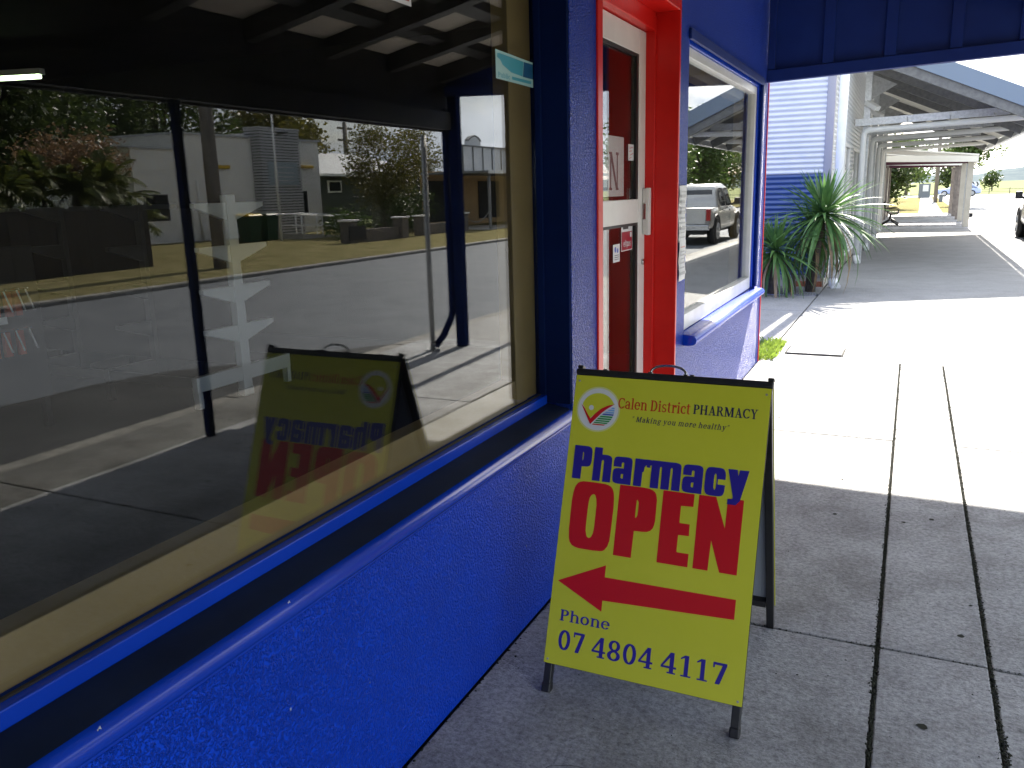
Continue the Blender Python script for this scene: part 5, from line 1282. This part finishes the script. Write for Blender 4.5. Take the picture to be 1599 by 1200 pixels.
# ================================================================== VEHICLES
def wheel(parent, x, y, r_, w_, side):
    ty = MB().tube([(x - w_ / 2, y, r_), (x - w_ / 2 + 0.03, y, r_), (x + w_ / 2 - 0.03, y, r_), (x + w_ / 2, y, r_)], [r_ - 0.03, r_, r_, r_ - 0.03], 26).build('wheel', M['tyre'], parent)
    xs_ = x + side * (w_ / 2 + 0.002)
    MB().disc((xs_, y, r_), (side, 0, 0), r_ * 0.64, 0.012, 22).build('rim', M['rim'], ty)
    for k in range(5):
        a = k * 2 * math.pi / 5
        MB().bar((xs_ + side * 0.014, y + 0.05 * math.cos(a), r_ + 0.05 * math.sin(a)), (xs_ + side * 0.014, y + r_ * 0.58 * math.cos(a), r_ + r_ * 0.58 * math.sin(a)), 0.02, 0.05, up=(1, 0, 0)).build('spoke', M['galv'], ty)
def loft_y(sections):
    """sections: (y, [(x, z) ring])"""
    mb = MB(); n = len(sections[0][1]); vs = []
    for y_, ring in sections: vs += [(x_, y_, z_) for x_, z_ in ring]
    fs = []
    for i in range(len(sections) - 1):
        for k in range(n):
            k2 = (k + 1) % n
            fs.append((i * n + k, i * n + k2, (i + 1) * n + k2, (i + 1) * n + k))
    fs += [tuple(range(n)), tuple((len(sections) - 1) * n + k for k in reversed(range(n)))]
    return mb.add(vs, fs, True)
def ring(hw, z0, zb, zt, tuck=0.06):
    return [(-hw + 0.05, z0), (-hw, z0 + 0.10), (-hw, (z0 + zb) / 2), (-hw + 0.01, zb), (-hw + tuck, zt - 0.03), (-hw + tuck + 0.05, zt),
            (hw - tuck - 0.05, zt), (hw - tuck, zt - 0.03), (hw - 0.01, zb), (hw, (z0 + zb) / 2), (hw, z0 + 0.10), (hw - 0.05, z0)]
ut = thing('pickup_ute', 'silver dual cab ute parked at the kerb with its tail to the shops', 'ute', (3.70, 24.2, -0.12), local=True)
# local: rear bumper at y=0, front at y=5.1, z from the road
body = loft_y([(0.10, ring(0.86, 0.52, 0.80, 1.00)), (0.16, ring(0.90, 0.48, 0.82, 1.05)), (1.45, ring(0.91, 0.44, 0.82, 1.06)), (1.50, ring(0.91, 0.40, 0.80, 1.04)),
               (3.55, ring(0.91, 0.40, 0.80, 1.03)), (3.70, ring(0.91, 0.40, 0.80, 1.05)), (4.55, ring(0.89, 0.42, 0.78, 0.98, 0.10)), (4.92, ring(0.82, 0.44, 0.74, 0.90, 0.12)), (5.02, ring(0.74, 0.48, 0.70, 0.82, 0.12))]).build('body', M['car_silver'], ut)
def cab_ring(hw0, hw1, z0, z1):
    return [(-hw0, z0), (-hw1, z1 - 0.08), (-hw1 + 0.10, z1), (hw1 - 0.10, z1), (hw1, z1 - 0.08), (hw0, z0)]
loft_y([(1.52, cab_ring(0.84, 0.80, 1.02, 1.10)), (1.62, cab_ring(0.85, 0.72, 1.02, 1.58)), (1.85, cab_ring(0.85, 0.70, 1.02, 1.72)), (2.9, cab_ring(0.85, 0.70, 1.02, 1.75)), (3.15, cab_ring(0.85, 0.72, 1.02, 1.70)), (3.75, cab_ring(0.86, 0.80, 1.02, 1.12))]).build('cabin', M['car_silver'], ut)
MB().add([(-0.66, 1.556, 1.18), (0.66, 1.556, 1.18), (0.60, 1.622, 1.56), (-0.60, 1.622, 1.56)], [(0, 1, 2, 3)]).add([(-0.66, 1.545, 1.18), (0.66, 1.545, 1.18), (0.60, 1.611, 1.56), (-0.60, 1.611, 1.56)], [(0, 1, 2, 3)]).build('rear_window', M['car_glass'], ut, fix=False)
MB().add([(-0.72, 3.75, 1.12), (0.72, 3.75, 1.12), (0.64, 3.22, 1.64), (-0.64, 3.22, 1.64)], [(0, 1, 2, 3)]).build('windscreen', M['car_glass'], ut, fix=False)
for s in (-1, 1):
    for (a, b, c_, e) in ((1.70, 2.42, 1.80, 2.42), (2.50, 3.45, 2.50, 3.10)):
        MB().add([(s * 0.856, a, 1.07), (s * 0.856, b, 1.07), (s * 0.738, e, 1.61), (s * 0.738, c_, 1.61)], [(0, 1, 2, 3)]).build('side_window', M['car_glass'], ut, fix=False)
    box('door_handle', M['plastic'], ut, *sorted((s * 0.913, s * 0.935)), 1.75, 1.93, 0.92, 0.95)
    box('door_handle', M['plastic'], ut, *sorted((s * 0.913, s * 0.935)), 2.62, 2.80, 0.92, 0.95)
    MB().bar((s * 0.86, 3.42, 1.10), (s * 1.02, 3.36, 1.16), 0.08, 0.05).build('mirror_arm', M['plastic'], ut)
    box('mirror', M['plastic'], ut, *sorted((s * 0.95, s * 1.12)), 3.30, 3.42, 1.10, 1.30, 0.02)
    box('tail_light', M['lamp_red'], ut, *sorted((s * 0.78, s * 0.90)), 0.075, 0.15, 0.70, 1.02, 0.01)
    MB().bar((s * 0.5, 4.93, 0.74), (s * 0.78, 4.86, 0.76), 0.06, 0.14).build('headlight', M['lamp_clear'], ut)
    for yy in (0.98, 4.15):
        arch = MB()
        arch.tube([(s * 0.90, yy + 0.44 * math.cos(R(a)), 0.40 + 0.44 * math.sin(R(a))) for a in range(-5, 190, 15)], 0.035, 6)
        arch.disc((s * 0.80, yy, 0.40), (s, 0, 0), 0.43, 0.108, 24)
        arch.build('wheel_arch', M['plastic'], ut)
    for yy in (0.98, 4.15): wheel(ut, s * 0.81, yy, 0.375, 0.25, s)
box('tailgate', M['car_silver'], ut, -0.775, 0.775, 0.066, 0.12, 0.60, 1.055, 0.015)
box('tailgate_handle', M['plastic'], ut, -0.17, 0.17, 0.052, 0.067, 0.86, 0.97, 0.006)
box('rear_bumper', M['chrome'], ut, -0.88, 0.88, 0.0, 0.10, 0.42, 0.585, 0.02)
box('number_plate', M['plate'], ut, -0.18, 0.18, -0.008, -0.001, 0.46, 0.56)
box('undertray', M['plastic'], ut, -0.7, 0.7, 0.2, 4.8, 0.30, 0.45)
def small_car(label, loc, rz, paint):
    c = thing('car', label, 'car', loc, local=True, rz=rz)
    loft_y([(0.0, ring(0.66, 0.34, 0.55, 0.68, 0.1)), (0.12, ring(0.82, 0.24, 0.58, 0.84, 0.08)), (1.0, ring(0.87, 0.20, 0.62, 0.92)), (3.0, ring(0.87, 0.20, 0.62, 0.90)), (4.0, ring(0.84, 0.22, 0.58, 0.76, 0.1)), (4.4, ring(0.68, 0.28, 0.5, 0.64, 0.12))]).build('body', M[paint], c)
    loft_y([(0.35, cab_ring(0.78, 0.72, 0.85, 0.93)), (1.0, cab_ring(0.80, 0.62, 0.86, 1.42)), (2.2, cab_ring(0.80, 0.62, 0.86, 1.45)), (3.15, cab_ring(0.80, 0.74, 0.86, 0.95))]).build('cabin', M[paint], c)
    for s in (-1, 1):
        MB().add([(s * 0.815, 0.85, 0.90), (s * 0.815, 2.9, 0.90), (s * 0.675, 2.2, 1.34), (s * 0.675, 1.05, 1.34)], [(0, 1, 2, 3)]).build('side_window', M['car_glass'], c, fix=False)
        for yy in (0.85, 3.55): wheel(c, s * 0.78, yy, 0.32, 0.2, s)
    return c
small_car('pale blue car crossing at the far end of the street', (6.6, 106, -0.12), R(90), 'car_blue')

# ================================================================== ACROSS THE ROAD (seen in the glass)
OLD = set(bpy.data.objects)
SIDE = -0.22                      # the far side of the road stands this much nearer
# dark paling fence
pf = thing('paling_fence', 'dark timber paling fence across the road below the palms', 'fence', (13.5, 11, 0))
r5 = random.Random(5)
y = 7.0
while y < 14.0:
    hgt = 1.42 + r5.uniform(-0.03, 0.03)
    box('paling', M['timber_dark'], pf, 13.48 + r5.uniform(-0.006, 0.006), 13.505, y, y + 0.138, 0.05, hgt)
    y += 0.146
x = 13.65
while x < 17.2:
    box('paling', M['timber_dark'], pf, x, x + 0.138, 14.02, 14.045, 0.05, 1.42 + r5.uniform(-0.03, 0.03))
    x += 0.146
for z in (0.35, 1.15): box('rail', M['timber_dark'], pf, 13.51, 13.56, 7.0, 14.0, z, z + 0.08)
for yy in (7.1, 9.4, 11.7, 13.93): box('post', M['timber_dark'], pf, 13.561, 13.66, yy, yy + 0.09, 0, 1.46)

# palms and grassy clump behind the fence
def frond(mb, base, az, el, length, droop, wid, r):
    pts = []
    for i in range(9):
        t = i / 8
        rr_ = length * t * math.cos(el) * (1 - 0.15 * t)
        z = length * (t * math.sin(el) - droop * t * t)
        pts.append(Vector((base[0] + rr_ * math.cos(az), base[1] + rr_ * math.sin(az), base[2] + z)))
    side = Vector((-math.sin(az), math.cos(az), 0))
    for i in range(1, 8):
        for q in (0, 0.5):
            p = pts[i].lerp(pts[i + 1], q)
            d = (pts[i + 1] - pts[i]).normalized()
            w_ = wid * math.sin(math.pi * (0.15 + 0.8 * (i + q) / 8.6))
            for s in (-1, 1):
                tip = p + (side * s * 0.85 + d * 0.55 + Vector((0, 0, -0.35 + r.uniform(-0.15, 0.15)))).normalized() * w_
                n = d * (0.028 + 0.01 * r.random())
                mb.add([p - n, p + n, tip + n * 0.2], [(0, 1, 2)])
    mb.tube(pts, [0.018] * 8 + [0.006], 4, cap=False)
def palm(label, base, heads, seed):
    r = random.Random(seed)
    t_ = thing('palm', label, 'palm', base, local=True, group='palms behind the paling fence')
    cr = MB(); tk = MB()
    for hx, hy, hz, n, ln in heads:
        tk.tube([(hx * 0.3, hy * 0.3, -0.1), (hx * 0.7, hy * 0.7, hz * 0.6), (hx, hy, hz)], [0.07, 0.055, 0.045], 7)
        for i in range(n):
            frond(cr, (hx, hy, hz), r.uniform(0, 6.28), r.uniform(0.25, 1.35), ln * r.uniform(0.75, 1.15), r.uniform(0.35, 0.75), 0.30, r)
    tk.build('trunk', M['bark'], t_)
    cr.build('crown', M['leaf_palm'], t_, fix=False)
palm('golden clumping palm nearest the cream building', (15.6, 14.9, 0), [(0, 0, 1.55, 26, 1.45), (-0.3, -0.5, 1.9, 24, 1.4), (0.4, 0.3, 1.3, 20, 1.3), (0.1, 0.7, 0.9, 18, 1.1)], 31)
palm('clumping palm in the middle of the fence line', (15.4, 12.9, 0), [(0, 0, 1.9, 26, 1.5), (0.4, -0.6, 1.6, 24, 1.5), (-0.3, 0.6, 1.7, 22, 1.4)], 32)
palm('dark palm at the left end of the fence', (15.2, 10.9, 0), [(0, 0, 2.0, 26, 1.6), (0.3, -0.7, 1.9, 26, 1.5), (-0.3, 0.7, 1.6, 20, 1.4)], 33)
palm('low palm hidden deep behind the fence', (15.6, 8.6, 0), [(0, 0, 2.1, 26, 1.7), (0.2, -0.8, 1.9, 22, 1.6)], 34)
tree('dry brown plumed shrub above the palms', (16.6, 14.6, 0), 3.0, 1.2, 2.1, 'leaf_dry', 35, 22, 120, 0.06, 0.06, name='shrub', spread=0.5)
# big dark trees behind
for i, (bx_, by_, hh, rr_, zz, lab) in enumerate(((21.0, 15.5, 8.0, 3.0, 1.4, 'tall dark tree with sky gaps at the far left of the reflection'), (30.5, 30.5, 8.6, 3.4, 2.0, 'tall dark tree behind the stepped cream wall'),
                                                  (27.5, 20.5, 8.6, 3.2, 1.6, 'dark tree between the palms and the cream building'), (20.5, 10.5, 8.5, 3.2, 1.2, 'broad dark tree behind the left end of the fence'),
                                                  (30.5, 25.5, 8.8, 3.4, 2.0, 'tall dark tree over the yellow wall lamp'))):
    tree(lab, (bx_, by_, 0), hh, rr_, zz, 'leaf_dark', 41 + i, 60, 260, 0.12, 0.22, group='trees behind the cream building', spread=0.95)
tree('olive crowned tree behind the grey slatted tower', (31, 38.5, 0), 6.4, 2.7, 2.4, 'leaf_olive', 65, 44, 170, 0.15, 0.2, group='trees behind the cream building')
tree('olive crowned tree rising behind the low house', (33.0, 42.5, 0), 6.1, 2.4, 2.4, 'leaf_olive', 66, 34, 150, 0.15, 0.2, group='trees behind the cream building')
tree('feathery olive tree in front of the low house', (16.8, 28.6, 0), 4.1, 1.55, 1.0, 'leaf_olive', 47, 46, 190, 0.055, 0.09, group='garden trees', spread=0.55)
tree('round green tree beside the ornate parapet', (18.0, 33.4, 0), 4.5, 1.2, 1.6, 'leaf_olive', 48, 30, 200, 0.06, 0.09, group='garden trees', spread=0.55)
for i, (bx_, by_, hh, lab) in enumerate(((15.2, 25.0, 0.95, 'small garden shrub behind the first pillar'), (15.4, 27.4, 1.5, 'dark garden shrub behind the paired pillars'), (15.6, 29.8, 1.7, 'tall garden shrub behind the last pillar'), (18.9, 27.9, 0.7, 'low clipped shrub below the slit window'))):
    tree(lab, (bx_, by_, 0), hh, 0.75, 0.15, 'leaf_dark' if i else 'leaf_mid', 52 + i, 18, 80, 0.055, 0.03, group='garden shrubs', name='shrub', spread=0.42)

# cream building with slatted tower
cb = thing('cream_building', 'cream rendered building with stepped parapet and grey slatted tower', 'building', (24, 24, 0))
box('wall', M['cream_wall'], cb, 20.0, 28, 19.4, 21.3, 0.0, 3.18)
box('wall', M['cream_wall'], cb, 19.9, 28, 21.3, 24.75, 0.0, 3.70)
box('wall', M['cream_wall'], cb, 20.05, 28, 27.05, 28.85, 0.0, 3.74)
box('wall', M['cream_wall'], cb, 20.2, 28, 24.75, 27.05, 0.0, 3.9)
for a, b, z, x in ((19.3, 21.29, 3.181, 19.94), (21.25, 24.74, 3.701, 19.84), (27.06, 28.92, 3.741, 19.98)):
    box('coping', M['house_roof'], cb, x, 28.1, a, b, z, z + 0.07)
tw = box('tower', M['dark_gap'], cb, 19.55, 20.19, 24.80, 27.00, 0.0, 4.06)
sl_ = MB(); z = 0.05
while z < 4.05:
    sl_.box(19.50, 19.549, 24.78, 27.02, z, z + 0.074)
    sl_.box(19.55, 20.19, 24.73, 24.779, z, z + 0.074)
    z += 0.106
tag(sl_.build('slats', M['grey_slat'], tw), kind='stuff')
box('tower_cap', M['grey_slat'], tw, 19.46, 20.2, 24.72, 27.04, 4.061, 4.11)
box('notice_panel', M['notice_grey'], tw, 19.46, 19.499, 25.1, 26.75, 2.02, 2.86)
for z in (2.65, 2.45, 2.3, 2.16): box('notice_lines', M['grey_slat'], tw, 19.452, 19.4595, 25.35, 26.5, z, z + 0.05)
box('sign_lamp', M['plastic'], tw, 19.25, 19.499, 25.75, 26.1, 3.9, 3.96)
box('wall_lamp', M['lid_yellow'], cb, 19.80, 19.899, 22.3, 23.5, 2.60, 2.72, 0.02)
box('wall_lamp', M['lid_yellow'], cb, 19.93, 20.049, 27.45, 28.35, 2.70, 2.80, 0.02)
sw_ = box('window', M['plastic'], cb, 20.03, 20.049, 27.62, 27.92, 0.85, 1.80); box('glass_pane', M['dark_glass'], sw_, 20.022, 20.0295, 27.65, 27.89, 0.88, 1.77)
sw_ = box('window', M['plastic'], cb, 19.985, 19.999, 19.7, 20.7, 0.9, 1.75); box('glass_pane', M['dark_glass'], sw_, 19.978, 19.9845, 19.76, 20.64, 0.95, 1.70)
MB().tube([(19.85, 21.9, 0.0), (19.85, 21.9, 2.2)], 0.04, 8).build('downpipe', M['cream_wall'], cb)
box('plinth', M['block'], cb, 19.82, 19.899, 19.4, 24.7, 0.0, 0.16)
fp_ = thing('flagpole', 'slender white flagpole before the slatted tower', 'flagpole', (17.0, 22.6, 0))
MB().tube([(17.0, 22.6, 0.0), (17.0, 22.6, 5.4)], [0.045, 0.025], 10).build('shaft', M['white_pvc'], fp_)
MB().tube([(16.93, 22.6, 1.0), (16.93, 22.6, 5.3)], 0.006, 5).build('halyard', M['paper'], fp_)
def wheelie(label, x, y, lid):
    b_ = thing('wheelie_bin', label, 'bin', (x, y, 0.05), local=True, group='bins before the cream building')
    MB().add([(-0.24, -0.25, 0.06), (0.24, -0.25, 0.06), (0.24, 0.25, 0.06), (-0.24, 0.25, 0.06), (-0.30, -0.30, 0.92), (0.30, -0.30, 0.92), (0.30, 0.30, 0.92), (-0.30, 0.30, 0.92)],
             [(0, 3, 2, 1), (4, 5, 6, 7), (0, 1, 5, 4), (1, 2, 6, 5), (2, 3, 7, 6), (3, 0, 4, 7)]).build('body', M['bin_green'], b_, bevel=0.02)
    MB().add([(-0.33, -0.33, 0.921), (0.33, -0.33, 0.921), (0.33, 0.33, 0.921), (-0.33, 0.33, 0.921), (-0.28, -0.3, 0.98), (0.28, -0.3, 1.0), (0.28, 0.3, 1.0), (-0.28, 0.3, 0.98)],
             [(0, 3, 2, 1), (4, 5, 6, 7), (0, 1, 5, 4), (1, 2, 6, 5), (2, 3, 7, 6), (3, 0, 4, 7)]).build('lid', M[lid], b_, bevel=0.01)
    for s in (-0.22, 0.22): MB().disc((0.24, s - 0.03, 0.1), (0, 1, 0), 0.1, 0.06, 14).build('wheel', M['tyre'], b_)
wheelie('green wheelie bin with yellow lid before the cream building', 17.9, 22.1, 'lid_yellow')
wheelie('all green wheelie bin nearer the ramp', 17.9, 22.95, 'bin_green')
rp = thing('access_ramp', 'concrete access ramp with white tube handrails before the tower', 'ramp', (17.6, 25.5, 0))
MB().add([(16.9, 23.6, 0.0), (18.2, 23.6, 0.0), (18.2, 27.3, 0.0), (16.9, 27.3, 0.0), (16.9, 23.6, 0.30), (18.2, 23.6, 0.30), (18.2, 27.3, 0.04), (16.9, 27.3, 0.04)],
         [(0, 3, 2, 1), (4, 5, 6, 7), (0, 1, 5, 4), (1, 2, 6, 5), (2, 3, 7, 6), (3, 0, 4, 7)]).build('slab', M['plinth'], rp)
for x in (16.95, 18.15):
    MB().tube([(x, 22.4, 0.98), (x, 23.6, 1.0), (x, 27.2, 0.80)], 0.025, 8).tube([(x, 23.6, 0.6), (x, 27.2, 0.42)], 0.02, 8).build('handrail', M['white_pvc'], rp)
    for yy in (23.65, 24.8, 26.0, 27.15): MB().tube([(x, yy, 0.0), (x, yy, 0.99 - (yy - 23.6) * 0.052)], 0.025, 8).build('post', M['white_pvc'], rp)
# low house
lh = thing('low_house', 'low dark green house with pale hipped metal roof', 'house', (28, 39, 0))
wl_ = MB()
z = 0.3
while z < 2.6:
    wl_.box(24.4 + 0.012 * ((z * 10) % 1), 32, 34.4, 46, z, z + 0.145); z += 0.15
wl_.build('wall', M['house_green'], lh)
rf = MB().add([(23.8, 33.8, 2.62), (32.6, 33.8, 2.62), (32.6, 46.6, 2.62), (23.8, 46.6, 2.62), (28.2, 37.8, 4.0), (28.2, 42.6, 4.0)], [(0, 4, 1), (1, 4, 5, 2), (2, 5, 3), (3, 5, 4, 0), (0, 1, 2, 3)]).build('roof', M['house_roof'], lh)
y = 34.0
while y < 46.5:
    y += 0.6
box('gutter', M['cap_white'], rf, 23.68, 23.8, 33.7, 46.7, 2.54, 2.66)
for a, b in ((35.0, 36.1), (38.2, 39.6), (42, 43.4)):
    wo = box('window', M['cap_white'], lh, 24.33, 24.395, a, b, 1.75, 2.35); box('glass_pane', M['dark_glass'], wo, 24.318, 24.329, a + 0.09, b - 0.09, 1.83, 2.27)
# low block fence with capped pillars
bf = thing('block_fence', 'low grey block fence with white capped pillars along the verge', 'fence', (14, 26, 0))
py_ = [22.3, 25.35, 26.75, 29.85]
for i, yy in enumerate(py_):
    p_ = box('pillar', M['block'], bf, 13.78, 14.18, yy - 0.20, yy + 0.20, 0.0, 0.74, 0.01)
    box('cap', M['cap_white'], p_, 13.73, 14.23, yy - 0.25, yy + 0.25, 0.741, 0.80, 0.01)
for a, b in ((22.51, 25.14), (26.96, 29.64)):
    for rz2 in range(3):
        off = 0.2 if rz2 % 2 else 0.0
        yy = a
        while yy < b - 0.02:
            e = min(b, yy + 0.40 - (off if yy == a else 0))
            box('block', M['block'], bf, 13.90, 14.08, yy + 0.004, e - 0.004, 0.0 + rz2 * 0.155, 0.148 + rz2 * 0.155)
            yy = e
box('notice', M['dark_gap'], bf, 13.74, 13.779, 22.0, 22.9, 0.15, 0.6)
ch = MB().tube([(14.0, 30.05 + 2.3 * t, 0.74 - 0.38 * math.sin(math.pi * t)) for t in [i / 12 for i in range(13)]], 0.016, 6)
ch.build('chain', M['galv_dull'], bf)
# shop with ornate parapet
ops = thing('parapet_shop', 'old shop with white panelled parapet and ochre front across the road', 'building', (18, 36, 0))
box('wall', M['house_green'], ops, 16.66, 19.2, 31.2, 46, 0.0, 2.5)
box('front_wall', M['ochre'], ops, 16.6, 16.659, 31.2, 46, 0.0, 2.5)
box('shopfront', M['dark_gap'], ops, 16.55, 16.599, 31.5, 33.3, 0.35, 2.1)
box('door', M['cap_white'], ops, 16.55, 16.599, 33.5, 34.2, 0.1, 2.0)
box('shopfront', M['dark_gap'], ops, 16.55, 16.599, 36.4, 38.6, 0.35, 2.1)
pr = box('parapet', M['parapet'], ops, 14.55, 14.75, 31.15, 46.0, 2.42, 3.42)
yy = 31.15
i = 0
while yy < 45.9:
    box('cover_strip', M['parapet_trim'], pr, 14.505, 14.549, yy, yy + 0.05, 2.42, 3.42)
    yy += 0.9; i += 1
box('coping', M['parapet_trim'], pr, 14.48, 14.80, 31.1, 46.05, 3.421, 3.48)
for yc in (32.3, 36.3, 41.0):
    a_ = [(yc - 0.55, 3.481), (yc + 0.55, 3.481), (yc + 0.55, 3.66), (yc + 0.28, 3.80), (yc, 3.86), (yc - 0.28, 3.80), (yc - 0.55, 3.66)]
    MB().prism(a_, lambda u, v, t: (t, u, v), 14.56, 14.74).build('pediment', M['parapet'], pr)
    for u0, u1 in zip(a_[2:], a_[3:] + a_[:1]):
        if u0[1] > 3.5 and u1[1] > 3.5: MB().bar((14.62, u0[0], u0[1] + 0.025), (14.62, u1[0], u1[1] + 0.025), 0.2, 0.05).build('pediment_trim', M['parapet_trim'], pr)
box('verandah_roof', M['parapet_trim'], ops, 13.3, 16.55, 31.0, 46.1, 2.34, 2.42)
box('verandah_fascia', M['cap_white'], ops, 13.24, 13.299, 31.0, 46.1, 2.30, 2.44)
for yy in (31.3, 33.9, 36.6, 39.4, 42.2):
    box('post', M['parapet_trim'], ops, 13.4, 13.5, yy, yy + 0.1, 0.0, 2.339)
vp = MB()
for a in (33.99, 36.69, 39.49):
    n = 12; b = a + 2.55
    prof = [(a, 2.30), (a, 1.95)] + [(a + (b - a) * k / n, 1.98 + 0.22 * abs(math.sin(2 * math.pi * k / n))) for k in range(1, n)] + [(b, 1.95), (b, 2.30)]
    vs = [(13.43, u, v) for u, v in prof]
    tri = tessellate_polygon([[Vector((u, v, 0)) for u, v in prof]])
    vp.add(vs, [tuple(t) for t in tri]).add([(13.46, u, v) for u, v in prof], [tuple(t) for t in tri])
vp.build('valance', M['post_cream'], ops, fix=False)
box('front_step', M['plinth'], ops, 13.3, 16.549, 31.0, 46.0, 0.0, 0.08)
lb_ = thing('letter_box', 'white letter box on a thin post before the ochre shopfront', 'letter box', (12.9, 33.2, 0))
box('post', M['post_rust'], lb_, 12.87, 12.93, 33.17, 33.23, 0.0, 0.78); box('box', M['cap_white'], lb_, 12.75, 13.05, 33.0, 33.4, 0.781, 0.95, 0.01)
# power poles
pw = thing('power_pole', 'thick dark timber power pole on the grass verge across the road', 'pole', (11.75, 14.35, 0))
MB().tube([(11.75, 14.35, -0.1), (11.75, 14.35, 8.5)], [0.17, 0.12], 12).build('shaft', M['timber_grey'], pw)
MB().bar((11.75, 13.2, 7.9), (11.75, 15.5, 7.9), 0.1, 0.12).build('crossarm', M['timber_grey'], pw)
for yy in (13.3, 14.0, 14.8, 15.4): MB().disc((11.75, yy, 7.96), (0, 0, 1), 0.035, 0.14, 8).build('insulator', M['white_pvc'], pw)
pw = thing('power_pole', 'far power pole with crossarm rising behind the low house', 'pole', (34, 50, 0))
MB().tube([(34, 50, -0.1), (34, 50, 6.6)], [0.2, 0.15], 10).build('shaft', M['timber_grey'], pw)
for z in (6.2, 5.4): MB().bar((34, 49.2, z), (34, 50.8, z), 0.12, 0.14).build('crossarm', M['timber_grey'], pw)

for i, (bx_, by_, hh, rr_, lab) in enumerate(((13.5, 55, 6.5, 2.6, 'roadside tree just past the old parapet shop'), (13.0, 65, 7.0, 2.6, 'large roadside tree farther up across the road'), (14.5, 80, 7.0, 2.6, 'distant roadside tree across the road near the bend'), (18, 72, 8.0, 3.4, 'tall roadside tree set back from the road edge'))):
    tree(lab, (bx_, by_, 0), hh, rr_, 1.2, 'leaf_mid', 71 + i, 46, 150, 0.16, 0.22, group='roadside trees across the road', spread=0.95)

for o in list(bpy.data.objects):
    if o not in OLD and o.parent is None:
        o.location.x += SIDE
